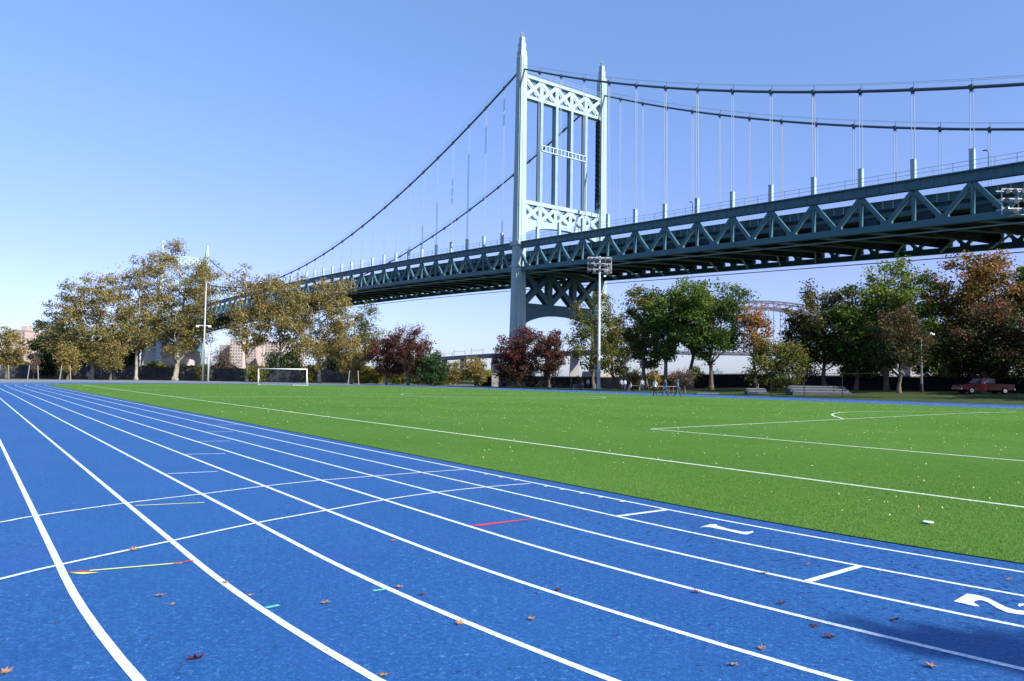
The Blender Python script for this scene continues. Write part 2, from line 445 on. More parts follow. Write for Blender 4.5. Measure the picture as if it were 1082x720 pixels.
X1 = [(-5.35, 7.0), (-5.056, 7.605), (-4.951, 7.960), (-4.489, 8.886), (-3.927, 9.746), (-3.368, 10.637), (-2.887, 11.28), (-2.561, 11.60), (-1.542, 12.588), (-.802, 13.245)]
X2 = [(-3.85, 5.0), (-3.671, 5.552), (-3.518, 5.983), (-3.067, 6.966), (-2.602, 7.945), (-2.115, 8.762), (-1.577, 9.671), (-.978, 10.461), (-.351, 11.098), (.309, 11.618)]
strip('stagger_line', X1, .045, M['line']); strip('stagger_line', X2, .045, M['line'])
strip('start_bar', [(1.957, 9.477), (1.255, 8.901)], .075, M['line'], smooth=False)
strip('start_bar', [(3.056, 6.673), (2.375, 6.098)], .065, M['line'], smooth=False)
strip('yellow_mark', [(-3.231, 5.828), (-2.624, 6.170)], .028, M['yellow'], smooth=False)
flat('yellow_wedge', [(-3.29, 5.765), (-3.178, 5.735), (-3.09, 5.80), (-3.20, 5.80)], M['yellow'], .006)
strip('red_mark', [(-3.300, 5.783), (-3.19, 5.85)], .03, M['red'], .006, smooth=False)
strip('red_mark', [(-2.68, 6.14), (-2.560, 6.242)], .03, M['red'], .006, smooth=False)
strip('yellow_mark', [(-4.285, 8.763), (-3.63, 9.10)], .03, M['yellow'], smooth=False)
flat('red_mark', [(-.408, 8.077), (-.30, 8.07), (.266, 8.57), (.27, 8.61), (-.36, 8.14)], M['red'])
strip('green_mark', [(-1.581, 5.033), (-1.515, 5.102)], .04, M['green'], smooth=False)
strip('green_mark', [(-.966, 5.5), (-.881, 5.558)], .035, M['green'], smooth=False)
for a, b in (((-5.220, 11.636), (-4.628, 12.084)), ((-6.202, 14.538), (-5.576, 14.915)), ((-7.186, 17.454), (-6.561, 17.818)), ((-8.157, 20.471), (-7.626, 20.897)), ((-9.062, 23.453), (-8.6, 23.953))):
    strip('relay_mark', [a, b], .05, M['line'], smooth=False)
for x, y in ((-.402, 12.604), (-.151, 12.26), (.086, 11.934), (.55, 11.318), (.776, 11.027), (1.008, 10.668), (1.227, 10.348), (1.46, 10.0)):
    s_, o_ = X2S(x, y); a = S2X(s_, RI+.03); b = S2X(s_, RI+.14)
    strip('tick_mark', [a, b], .05, M['line'], .010, smooth=False)
one = [(2.069, 8.322), (2.242, 8.532), (2.322, 8.554), (2.30, 8.47), (2.369, 8.293), (2.485, 8.135), (2.533, 8.141), (2.608, 8.198), (2.600, 8.128), (2.478, 7.983), (2.423, 8.031), (2.321, 8.189), (2.237, 8.295), (2.201, 8.340), (2.150, 8.364)]
flat('lane_number_one', [one[i] for i in range(len(one))], M['line'])
two = [(3.255, 5.615), (3.487, 5.84), (3.542, 5.811), (3.578, 5.721), (3.570, 5.607), (3.563, 5.489), (3.591, 5.428), (3.643, 5.415), (3.70, 5.44), (3.74, 5.50), (3.735, 5.555), (3.70, 5.545), (3.668, 5.506), (3.679, 5.550), (3.724, 5.60), (3.80, 5.60), (3.84, 5.53), (3.80, 5.42), (3.70, 5.335), (3.579, 5.31), (3.525, 5.329), (3.482, 5.366), (3.476, 5.46), (3.502, 5.601), (3.497, 5.654), (3.472, 5.665), (3.423, 5.638), (3.386, 5.582), (3.378, 5.503), (3.338, 5.499), (3.30, 5.561)]
flat('lane_number_two', two, M['line'])

# field markings
def so(*L): return [S2X(s, o) for s, o in L]
strip('field_sideline', so((-9.8, 18.1), (95.5, 18.2)), .11, M['fline'], .008, smooth=False)
strip('penalty_box_line', so((-7, 11.0), (11.1, 11.15)), .11, M['fline'], .008, smooth=False)
strip('penalty_box_line', so((11.1, 11.15), (12.1, .5), (13.7, -16.2), (13.6, -24)), .11, M['fline'], .012, smooth=False)
strip('penalty_arc', so((12.5, -2.6), (13.5, -3.9), (14.4, -5.0), (15.4, -6.5), (16.4, -8.6), (17, -11.1), (17.0, -13.5), (16.3, -16.4), (15.2, -18.6), (13.7, -20.5)), .11, M['fline'], .016)
strip('halfway_line', so((47.6, 18.2), (47.6, -27)), .11, M['fline'], .012, smooth=False)
cc = [S2X(50+9.2*math.cos(a), -10.3+9.2*math.sin(a)) for a in np.linspace(0, 2*math.pi, 65)[:-1]]
strip('centre_circle', cc, .11, M['fline'], .016, smooth=False, closed=True)
strip('goal_line', so((95.5, 18.2), (97, -27)), .11, M['fline'], .012, smooth=False)
strip('penalty_box_line', so((84, 10), (84, -26)), .11, M['fline'], .016, smooth=False)

rng = np.random.default_rng(5)
def blades():
    # short artificial blades along the near edge of the field
    n = 330000
    x = rng.uniform(-6, 9.5, n); y = rng.uniform(6.4, 19, n)
    s, o = X2S(x, y); rad = np.where(s > 0, o, np.hypot(s, o))
    u = 541+800*x/y
    k = (rad < RI+EDGE) & (u < 1130) & (u > 300) & (rng.random(n) < np.clip(10/y, 0, 1)**2.5*np.clip((18.5-y)/7, 0, 1))
    x, y = x[k], y[k]; n = len(x)
    h = rng.uniform(.010, .026, n); a = rng.uniform(0, math.pi, n); wd = rng.uniform(.002, .0035, n)
    lx, ly = rng.normal(0, .010, n), rng.normal(0, .010, n)
    V = np.empty((n, 3, 3))
    V[:, 0] = np.stack([x-np.cos(a)*wd, y-np.sin(a)*wd, np.full(n, .003)], 1)
    V[:, 1] = np.stack([x+np.cos(a)*wd, y+np.sin(a)*wd, np.full(n, .003)], 1)
    V[:, 2] = np.stack([x+lx, y+ly, h], 1)
    o = fast_mesh('turf_blades', V.reshape(-1, 3), 3, mat('blade', (.080, .19, .022), .7, .2, noise=((.15, .27, .05), 7, .5)))
    o['kind'] = 'stuff'; o['label'] = 'short green artificial grass blades standing along the edge of the field'; o['category'] = 'grass'
def fast_mesh(name, V, k, m, tint=None, parent=None):
    V = np.ascontiguousarray(V, np.float32); n = len(V)//k
    me = bpy.data.meshes.new(name); me.vertices.add(len(V)); me.vertices.foreach_set('co', V.ravel())
    me.loops.add(n*k); me.loops.foreach_set('vertex_index', np.arange(n*k, dtype=np.int32))
    me.polygons.add(n); me.polygons.foreach_set('loop_start', np.arange(0, n*k, k, dtype=np.int32))
    if tint is not None:
        a = me.attributes.new('tint', 'FLOAT', 'POINT'); a.data.foreach_set('value', np.repeat(tint, k).astype(np.float32))
    me.update(calc_edges=True); me.materials.append(m)
    o = bpy.data.objects.new(name, me); COL.objects.link(o)
    if parent: o.parent = parent
    return o
blades()
def flecks():
    n = 9000
    y = rng.uniform(9, 95, n); x = at(rng.uniform(-40, 1130, n), 1)*y
    s, o = X2S(x, y); rad = np.where(s > 0, o, np.hypot(s, o)); k = (rad < RI-.8) & (o > -30) & (rng.random(n) < np.clip(y/28, .12, 1))
    x, y = x[k], y[k]; n = len(x); r = rng.uniform(.008, .024, n)*np.clip(y/26, .8, 1.5); a = rng.uniform(0, 6.28, n)
    V = np.empty((n, 4, 3))
    for i in range(4):
        t = a+i*math.pi/2; rr = r*(1 if i % 2 else .6)
        V[:, i] = np.stack([x+np.cos(t)*rr, y+np.sin(t)*rr, .022+rng.uniform(0, .03, n)], 1)
    o = fast_mesh('fallen_leaves', V.reshape(-1, 3), 4, M['fleck'])
    o['kind'] = 'stuff'; o['label'] = 'small pale yellow leaves scattered all over the green field'; o['category'] = 'leaves'
flecks()

# ------------------------------------------------------------------ suspension bridge
BX, BY, TH, PP, DE, WB = 1.527, 208.7, .651, 8.96, .106, 31.05
bridge = empty('suspension_bridge', (BX, BY, 0), TH-math.pi/2)
tag(bridge, 'long blue grey steel suspension bridge with latticed towers crossing behind the trees', 'bridge')
def zdeck(t): return 39.45-.0365*t if t > 0 else 39.45+4.2*(1-(1+max(t, -421)/210.5)**2)-(.03*(-t-421) if t < -421 else 0)
def zcab(t):
    if t > 0: return 88.6-.452*t+.000904*t*t
    if t > -421: return 46.7+41.9*(1+t/210.5)**2
    return 88.6-.46*(-t-421)
def tn(n): return (n-np.sign(n)*DE)*PP

def leg_sections(): return [(0, 4.3, 4.3), (16, 3.55, 3.55), (38.5, 3.0, 3.0), (66, 2.6, 2.6), (91.8, 2.35, 2.35)]
def leg_mb(t0, w0):
    m = MB(); sec = leg_sections(); c = .17
    prof = lambda A, B: [(-A*(1-2*c), -B), (A*(1-2*c), -B), (A*(1-2*c), -B*(1-c)), (A, -B*(1-c)), (A, B*(1-c)), (A*(1-2*c), B*(1-c)), (A*(1-2*c), B), (-A*(1-2*c), B), (-A*(1-2*c), B*(1-c)), (-A, B*(1-c)), (-A, -B*(1-c)), (-A*(1-2*c), -B*(1-c))]
    rings = [[(t0+x, w0+y, z) for x, y in prof(a/2, b/2)] for z, a, b in sec]
    vs = [p for r in rings for p in r]; n = 12; fs = []
    for k in range(len(rings)-1):
        for i in range(n): fs.append((k*n+i, k*n+(i+1) % n, (k+1)*n+(i+1) % n, (k+1)*n+i))
    fs.append(tuple(range((len(rings)-1)*n, len(rings)*n)))
    m.add(vs, fs)
    # pilaster ribs on every face
    for (z0, a0, b0), (z1, a1, b1) in zip(sec[1:-1], sec[2:]):
        for sx in (-1, 1):
            m.beam((t0+sx*a0/2, w0, z0), (t0+sx*a1/2, w0, z1), a0*.24, .22, side=(0, 0, 1) if 0 else (1, 0, 0))
            m.beam((t0, w0+sx*b0/2, z0), (t0, w0+sx*b1/2, z1), .22, b0*.24, side=(1, 0, 0))
    for zz in np.arange(8, 90, 5.2):
        k_ = np.interp(zz, [q[0] for q in sec], [q[1] for q in sec]); m.box((t0, w0, zz), (k_*.70+.05, k_+.07, .16)); m.box((t0, w0, zz+.001), (k_+.07, k_*.70+.05, .16))
    # stepped head
    m.box((t0, w0, 92.6), (2.0, 2.0, 1.8)); m.box((t0, w0, 94.6), (1.55, 1.55, 2.4)); m.box((t0, w0, 96.6), (1.2, 1.2, 1.8))
    # collar at deck level
    m.box((t0, w0, 39.0), (3.7, 3.7, 1.2)); m.box((t0, w0, 32.6), (3.5, 3.5, .5))
    return m
def x_panels(m, y0, y1, z0, z1, n, wd, dp, bars, tpos):
    """row of n crossed bays between y0 and y1"""
    L = (y1-y0)/n
    for i in range(n):
        a = y0+i*L; b = a+L
        m.beam((tpos, a, z0), (tpos, b, z1), wd, dp, side=(1, 0, 0)); m.beam((tpos, a, z1), (tpos, b, z0), wd-.02, dp-.03, side=(1, 0, 0))
        if i: m.box((tpos, a, (z0+z1)/2), (dp-.06, bars, z1-z0))
def arch_chord(y0, y1, ztop, zend, zmid, tpos, dp):
    m = MB(); n = 20; pts = []
    for i in range(n+1):
        k = i/n; y = y0+(y1-y0)*k
        pts.append((y, zend+(zmid-zend)*(1-(2*k-1)**2)**.75))
    poly = [(y0, ztop)]+[p for p in pts]+[(y1, ztop)]
    # strip quads so that the concave outline fills properly
    vs = []; fs = []
    for (y, z) in pts:
        for t in (-dp/2, dp/2): vs += [(tpos+t, y, z), (tpos+t, y, ztop)]
    for i in range(n):
        a = 4*i; b = a+4
        fs += [(a, a+1, b+1, b), (a+2, b+2, b+3, a+3), (a, b, b+2, a+2), (a+1, a+3, b+3, b+1)]
    fs += [(0, 2, 3, 1), (4*n, 4*n+1, 4*n+3, 4*n+2)]
    return m.add(vs, fs)

def tower(t0):
    for w0 in (0, WB):
        leg = leg_mb(t0, w0).build('tower_leg', M['steel_pale'], bridge)
        # fittings of the leg become its sub-parts
        f = MB()
        for k in range(10):
            a = math.pi*k/5
            f.tube([(t0+.42*math.cos(a), w0+.42*math.sin(a), 97.4), (t0+.55*math.cos(a), w0+.55*math.sin(a), 98.2), (t0+.3*math.cos(a), w0+.3*math.sin(a), 99.0)], .06, 4)
        f.build('beacon', M['steel_pale'], leg)
        if w0 > 0:      # laced inner face
            l = MB(); yy = w0-1.62; z = 53.0
            while z < 79.5:
                l.beam((t0-.8, yy, z), (t0+.8, yy, z+1.5), .10, .22, side=(0, 1, 0)); l.beam((t0+.8, yy-.03, z), (t0-.8, yy-.03, z+1.5), .10, .22, side=(0, 1, 0)); z += 1.5
            l.box((t0, w0-1.36, 66.5), (1.9, .25, 27))
            l.build('lacing', M['steel_dark'], leg)
    # top portal strut
    y0, y1 = 1.2, WB-1.2
    m = MB()
    for z in (80.75, 86.6): m.box((t0, (y0+y1)/2, z), (1.7, y1-y0, .9))
    for tp in (t0-.55, t0+.55):
        x_panels(m, y0, y1, 81.2, 86.15, 5, 1.05, .22, 1.2, tp)
    m.build('portal_strut', M['steel_pale'], bridge)
    r = MB()
    for z in (87.9, 88.6): r.tube([(t0+.8, y0, z), (t0+.8, y1, z)], .05, 4)
    for i in range(14): r.tube([(t0+.8, y0+i*(y1-y0)/13, 87.05), (t0+.8, y0+i*(y1-y0)/13, 88.6)], .05, 4)
    r.build('strut_railing', M['steel_pale'], bridge)
    # posts of the portal
    for wv in (WB/2-8.6, WB/2-2.9, WB/2+2.9, WB/2+8.6):
        p = MB(); p.box((t0, wv, 65.75), (1.5, .55, 29.1)); p.box((t0+.80, wv, 65.75), (.12, .95, 29.1)); p.box((t0-.80, wv, 65.75), (.12, .95, 29.1))
        p.build('portal_post', M['steel'], bridge)
    # light middle strut
    m = MB(); a, b = WB/2-8.6, WB/2+8.6
    for z in (66.3, 67.9): m.box((t0+.9, (a+b)/2, z), (.35, b-a, .3))
    for i in range(13): m.box((t0+.9, a+(b-a)*i/12, 67.1), (.3, .35, 1.35))
    m.build('middle_strut', M['steel_pale'], bridge)
    # strut above the roadway, arched below
    m = MB(); m.box((t0, WB/2, 50.9), (1.7, WB-2.6, 1.1)); m.box((t0, WB/2, 45.75), (1.7, WB-2.6, .7))
    for tp in (t0-.55, t0+.55):
        x_panels(m, 1.3, WB-1.3, 46.1, 50.4, 5, 1.1, .22, 1.2, tp)
    ac = arch_chord(1.3, WB-1.3, 45.4, 42.0, 44.6, t0, 1.66); m.add(ac.v, ac.f)
    m.build('roadway_strut', M['steel_pale'], bridge)
    # strut under the deck
    m = MB(); m.box((t0, WB/2, 31.6), (2.2, WB-3, 1.2)); m.box((t0, WB/2, 21.9), (2.2, WB-3, 1.3))
    for tp in (t0-.75, t0+.75):
        x_panels(m, 1.6, WB-1.6, 22.5, 31.1, 3, 1.5, .5, 1.5, tp)
    ac = arch_chord(1.6, WB-1.6, 21.3, 16.6, 19.6, t0, 2.16); m.add(ac.v, ac.f)
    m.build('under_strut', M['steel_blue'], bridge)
    for w0 in (0, WB):
        p = MB(); zb = -1 if t0 == 0 else -6
        p.prism([(w0-4, zb), (w0+4, zb), (w0+3, 4.0), (w0-3, 4.0)], 'x', t0-4, t0+4); p.build('tower_footing', M['concrete'], bridge)
tower(0.0); tower(-421.0)

tmin, tmax = -640.0, 205.0
NS = list(range(1, 24)); NM = list(range(-46, 0))
nodesT = sorted([tn(k) for k in NM]+[0.0]+[tn(k) for k in NS]+[-421.0]+[-421-PP*(k-.1) for k in range(1, 25)])
for w0 in (0, WB):
    # cables, hand ropes
    m = MB(); pts = [(t, w0, zcab(t)) for t in list(np.arange(-520, -421, 9.0))+list(np.linspace(-421, 0, 95))+list(np.linspace(0, tmax, 47))[1:]]
    m.tube(pts, .27, 8); mc = m.build('main_cable', M['cable'], bridge, smooth=True)
    m = MB(); sgn = 1
    for sgn in (-.45, .45): m.tube([(t, w0+sgn, z+1.25) for t, _, z in pts], .028, 4)
    m.build('hand_rope', M['rope'], bridge)
    bsrc = None
    for t in nodesT:
        if t < -421 or abs(t) < .1: continue
        if bsrc is None:
            bd = MB(); bd.box((0, 0, 0), (.55, .72, .72)); bd.box((0, 0, -.45), (.3, .4, .4)); bd.box((0, .3, .75), (.07, .07, 1.2)); bsrc = bd.build('cable_band', M['cable'], mc, loc=(t, w0, zcab(t)))
        else: k_ = bsrc.copy(); COL.objects.link(k_); k_.parent = mc; k_.location = (t, w0, zcab(t))
    # stiffening truss
    g = MB(); lo = MB(); webm = MB()
    for a, b in zip(nodesT[:-1], nodesT[1:]):
        za, zb = zdeck(a), zdeck(b)
        g.beam((a, w0, za-.85), (b, w0, zb-.85), .7, 1.5); g.beam((a, w0, za-.12), (b, w0, zb-.12), 1.5, .22); g.beam((a, w0, za-1.75), (b, w0, zb-1.75), 1.0, .16)
        lo.beam((a, w0, za-7.5), (b, w0, zb-7.5), .75, 1.05); lo.beam((a, w0, za-8.1), (b, w0, zb-8.1), 1.15, .12)
        for q_ in range(4):
            tq = a+(b-a)*(q_+.5)/4; zq_ = za+(zb-za)*(q_+.5)/4; g.box((tq, w0, zq_-.85), (.10, .86, 1.36))
        md = (a+b)/2; zm = (za+zb)/2
        for q, zq in ((a, za), (b, zb)):
            webm.beam((q, w0, zq-1.75), (md, w0, zm-7.1), .55, .72, side=(0, 0, 1))
        webm.beam((a, w0, za-1.75), (a, w0, za-7.0), .5, .5)
        webm.box((md, w0, zm-6.7), (1.9, .62, .7)); 
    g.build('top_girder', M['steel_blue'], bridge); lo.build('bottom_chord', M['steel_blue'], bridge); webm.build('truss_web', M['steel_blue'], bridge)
    rl = MB(); T = np.arange(tmin+60, tmax, PP/3); yo = w0-.55 if w0 == 0 else w0+.55
    for t in T: rl.tube([(t, yo, zdeck(t)), (t, yo, zdeck(t)+1.45)], .045, 4)
    for hz in (.75, 1.45): rl.tube([(t, yo, zdeck(t)+hz) for t in T], .032, 4)
    rl.build('footway_railing', M['steel'], bridge)
# hangers: 100 nearest as parts, the rest as one
hang = []
for w0 in (0, WB):
    for k in NM+NS:
        t = tn(k)
        if zcab(t)-zdeck(t) > 2.2: hang.append((t, w0))
hang.sort(key=lambda q: -q[0]+q[1]*.5)
sel = [q for q in hang if q[0] < 140]; off = [q for q in hang if q[0] >= 140]
sel.sort(key=lambda q: abs(q[0]-30)); parts, rest = sel[:100], sel[100:]+off
def hanger_mb(t, w0, m=None):
    m = m or MB(); z0 = zdeck(t); z1 = zcab(t)
    top = min(z0+3.3, z1-.4)
    for d in (-.28, .28):
        if z1 > top+.3: m.tube([(t+d, w0, top), (t+d*.8, w0, z1)], .062, 5, cap=False)
    return m, z0, top
restm = MB()
for t, w0 in parts:
    m, z0, top = hanger_mb(t, w0)
    h_ = m.build('hanger', M['rope'], bridge)
    c = MB(); c.box((t, w0, (z0+top)/2), (.72, .72, top-z0)); c.box((t, w0, top+.02), (.80, .80, .1)); c.build('hanger_sleeve', M['steel_pale'], h_)
for t, w0 in rest:
    _, z0, top = hanger_mb(t, w0, restm); restm.box((t, w0, (z0+top)/2), (.72, .72, top-z0))
o = restm.build('hanger', M['rope'], bridge); o['kind'] = 'stuff'

# floor: barriers, slab, floor beams, laterals
fl = MB(); bars = {2.5: MB(), WB-2.5: MB()}; fb = MB(); lat = MB(); pk = MB()
i = 0
for a, b in zip(nodesT[:-1], nodesT[1:]):
    za, zb = zdeck(a), zdeck(b)
    fl.beam((a, WB/2, za-4.6), (b, WB/2, zb-4.6), WB-5.0, 1.5)
    for y in (2.5, WB-2.5):
        bar = bars[y]; bar.beam((a, y, za-3.2), (b, y, zb-3.2), .25, 1.3); bar.beam((a, y, za-2.45), (b, y, zb-2.45), .5, .16); bar.beam((a, y, za-5.0), (b, y, zb-5.0), .45, .9)
        for k in range(5):
            tt = a+(b-a)*(k+.5)/5; pk.box((tt, y-.2 if y < 5 else y+.2, (za+zb)/2-3.1), (.22, .12, 1.3))
    # floor beam at each panel point, haunched ends
    z0 = za
    fb.prism([(.5, z0-7.0), (.5, z0-6.3), (3.2, z0-5.3), (WB-3.2, z0-5.3), (WB-.5, z0-6.3), (WB-.5, z0-7.0), (WB-12, z0-7.7), (6.4, z0-8.1)], 'x', a-.14, a+.14)
    fb.beam((a, 6.4, z0-8.15), (a, WB-12, z0-7.75), .9, .12)
    for yy in (7, 12, 19, 24): fb.beam((a, yy, za-5.5), (b, yy, zb-5.5), .35, .4)
    fb.box((a+1.3, 1.6, z0-6.25), (2.4, 1.6, 1.7)); fb.box((a+1.3, WB-1.6, z0-6.25), (2.4, 1.6, 1.7))
    lat.beam((a, .6, za-7.9), (b, WB/2, zb-7.9), .3, .3); lat.beam((a, WB-.6, za-7.95), (b, WB/2, zb-7.95), .3, .3)
    lat.beam((a, 1.9, za-8.7), (b, 1.9, zb-8.7), .22, .22); lat.beam((a, WB+.8, za-8.9), (b, WB+.8, zb-8.9), .18, .18)
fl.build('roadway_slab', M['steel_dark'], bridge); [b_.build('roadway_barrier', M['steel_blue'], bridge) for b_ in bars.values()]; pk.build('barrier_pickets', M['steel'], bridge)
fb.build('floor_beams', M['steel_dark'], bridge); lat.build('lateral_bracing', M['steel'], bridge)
# street lamps on the deck
for t in (118, 61):
    lp = MB(); z = zdeck(t); lp.tube([(t, -.55, z), (t, -.55, z+2.3), (t-.25, -.7, z+2.6)], .06, 5); lp.box((t-.4, -.7, z+2.62), (.6, .22, .12)); lp.build('deck_lamp', M['steel_dark'], bridge)
# approach piers beyond the far tower and behind
for t, wd in ((-452, 9), (-520, 8), (-600, 8)):
    for yy in (3, WB-3):
        p = MB(); zt = zdeck(t)-8.6
        p.prism([(yy-4.4, -6), (yy+4.4, -6), (yy+3.0, zt), (yy-3.0, zt)], 'x', t-2.6, t+2.6); p.build('approach_pier', M['concrete'], bridge)
p = MB(); p.prism([(-441, -6), (-427, -6), (-429.5, 20), (-438, 20)], 'y', -6, WB+4); p.build('approach_pier', M['stone'], bridge)

# ------------------------------------------------------------------ arch railway bridge far behind
arch = empty('arch_bridge', (at(650, 850), 850, 0), 0)
tag(arch, 'distant purple steel arch railway bridge with stone towers seen between the tree crowns', 'bridge')
ax0 = at(650, 850); span = at(960, 850)-ax0
ZD = 33.5
def az_top(k): return 44+49*(1-(2*k-1)**2)**.9 if 0 <= k <= 1 else 44
def az_low(k): return 10+76*(1-(2*k-1)**2)
for dy in (0, 18):
    m = MB(); n = 24
    for i in range(n):
        k0, k1 = i/n, (i+1)/n
        m.beam((k0*span, dy, az_top(k0)), (k1*span, dy, az_top(k1)), 1.6, 1.5); m.beam((k0*span, dy, az_low(k0)), (k1*span, dy, az_low(k1)), 1.8, 2.2)
        m.beam((k0*span, dy, az_top(k0)), (k0*span, dy, az_low(k0)), .9, .9); m.beam((k0*span, dy, az_low(k0)), (k1*span, dy, az_top(k1)), .8, .8)
    m.build('arch_rib', M['purple'], arch)
    hm = MB()
    for i in range(1, n):
        k = i/n
        if az_low(k) > ZD: hm.beam((k*span, dy, ZD), (k*span, dy, az_low(k)), .55, .55)
        else: hm.beam((k*span, dy, az_low(k)), (k*span, dy, ZD), .8, .8)
    hm.build('arch_hangers', M['purple'], arch)
m = MB(); m.box((span/2+20, 9, ZD), (span+40, 22, 3.2)); m.box((span/2, -2.2, ZD+2.6), (span, .3, .4)); m.build('deck', M['purple'], arch)
for xx in (-9, span+9):
    m = MB(); m.box((xx, 9, 28), (17, 26, 56)); m.box((xx, 9, 57.5), (19, 28, 3)); m.box((xx, 9, 61), (12, 22, 5)); m.box((xx, 9, 36), (19.5, 28.5, 2))
    tw = m.build('stone_tower', M['stone'], arch)
    m = MB()
    for q in (-3.5, 3.5): m.box((xx+q, -4.1, 47), (3, .5, 10))
    m.build('tower_opening', M['glass'], tw)
via = [(650, 850), (607, 933), (565, 1005), (523, 1077), (490, 1200), (455, 1370), (420, 1600)]
m = MB(); vp = [(at(u, Y)-ax0, Y-850, 35) for u, Y in via]
for a, b in zip(vp[:-1], vp[1:]): m.beam((a[0], a[1], ZD), (b[0], b[1], ZD), 16, 5.5)
m.build('viaduct_deck', M['purple'], arch)
for u, Y in ((628, 890), (607, 933), (580, 980), (552, 1030), (523, 1077), (505, 1140), (490, 1200), (470, 1290), (455, 1370)):
    x = at(u, Y)-ax0; p = MB(); p.prism([(x-6, -5), (x+6, -5), (x+4.5, ZD-3), (x-4.5, ZD-3)], 'y', Y-857, Y-846); p.build('viaduct_pier', M['stone'] if u in (523, 607, 470) else M['concrete'], arch)
for ua, ub, Y in ((465.5, 478, 1290), (480, 491.5, 1200), (498, 510.5, 1120), (770, 786, 850), (810, 826, 850)):
    cm = MB(); x0, x1 = at(ua, Y)-ax0, at(ub, Y)-ax0
    for x in (x0, x1): cm.beam((x, Y-850, ZD), (x, Y-850, ZD+12), .7, .7)
    cm.beam((x0, Y-850, ZD+9), (x1, Y-850, ZD+9), .4, .5); cm.build('catenary_gantry', M['purple'], arch)

# ------------------------------------------------------------------ buildings far away
def building(u0, u1, vt, Y, depth, m, label, floors, cols, tank=False, vb=None):
    x0, x1 = at(u0, Y), at(u1, Y); H = zat((u0+u1)/2, vt, Y); wx = x1-x0
    r = empty('apartment_block', ((x0+x1)/2, Y, 0)); tag(r, label, 'building', 'distant apartment blocks')
    b = MB(); b.box((0, depth/2, H/2-3), (wx, depth, H+6)); b.build('wall', m, r)
    t = MB(); t.box((0, depth/2, H+.6), (wx+.6, depth+.6, 1.2)); rf = t.build('roof', M['concrete'], r)
    p = MB(); p.box((wx*.15, depth*.5, H+3.2), (wx*.3, depth*.4, 4)); p.build('lift_house', m, rf)
    fh = (H-2)/floors; src = None
    for fI in range(floors):
        for c in range(cols):
            loc = (-wx/2+(c+.5)*wx/cols, -.05, 2+(fI+.5)*fh)
            if src is None:
                q = MB(); q.box((0, 0, 0), (wx/cols*.48, .25, fh*.5)); src = q.build('window', M['glass'], r, loc=loc)
            else:
                k = src.copy(); COL.objects.link(k); k.parent = r; k.location = loc
building(232, 243, 366, 900, 20, M['brick1'], 'low beige apartment block left of the slab blocks behind the plane trees', 9, 4)
building(243, 257, 359.5, 880, 18, M['brick1'], 'beige apartment block with stepped roof behind the goal, second from the left', 11, 5)
building(259, 271, 364, 940, 20, M['brick2'], 'rose brick apartment block in the middle behind the goal', 11, 4)
building(272, 279, 357, 960, 18, M['brick1'], 'tallest narrow beige apartment tower behind the goal', 13, 3)
building(280, 297, 362, 900, 22, M['brick2'], 'wide rose apartment block rising behind the right goalpost', 11, 6)
building(181, 198, 370, 800, 24, M['brick1'], 'square pinkish beige building beside the far bridge tower', 6, 5)
building(8, 26, 350, 700, 20, M['brick2'], 'pinkish building at the left edge beyond the small tree', 10, 5)
building(-30, -8, 362, 720, 20, M['brick1'], 'beige building beyond the left picture edge', 8, 5)
building(755, 764, 392.5, 1500, 20, M['steel'], 'small pale blue grey tower block far under the arch bridge', 8, 3)
building(300, 318, 368, 980, 20, M['brick1'], 'pale block half hidden behind the plane tree right of the goal', 9, 5)

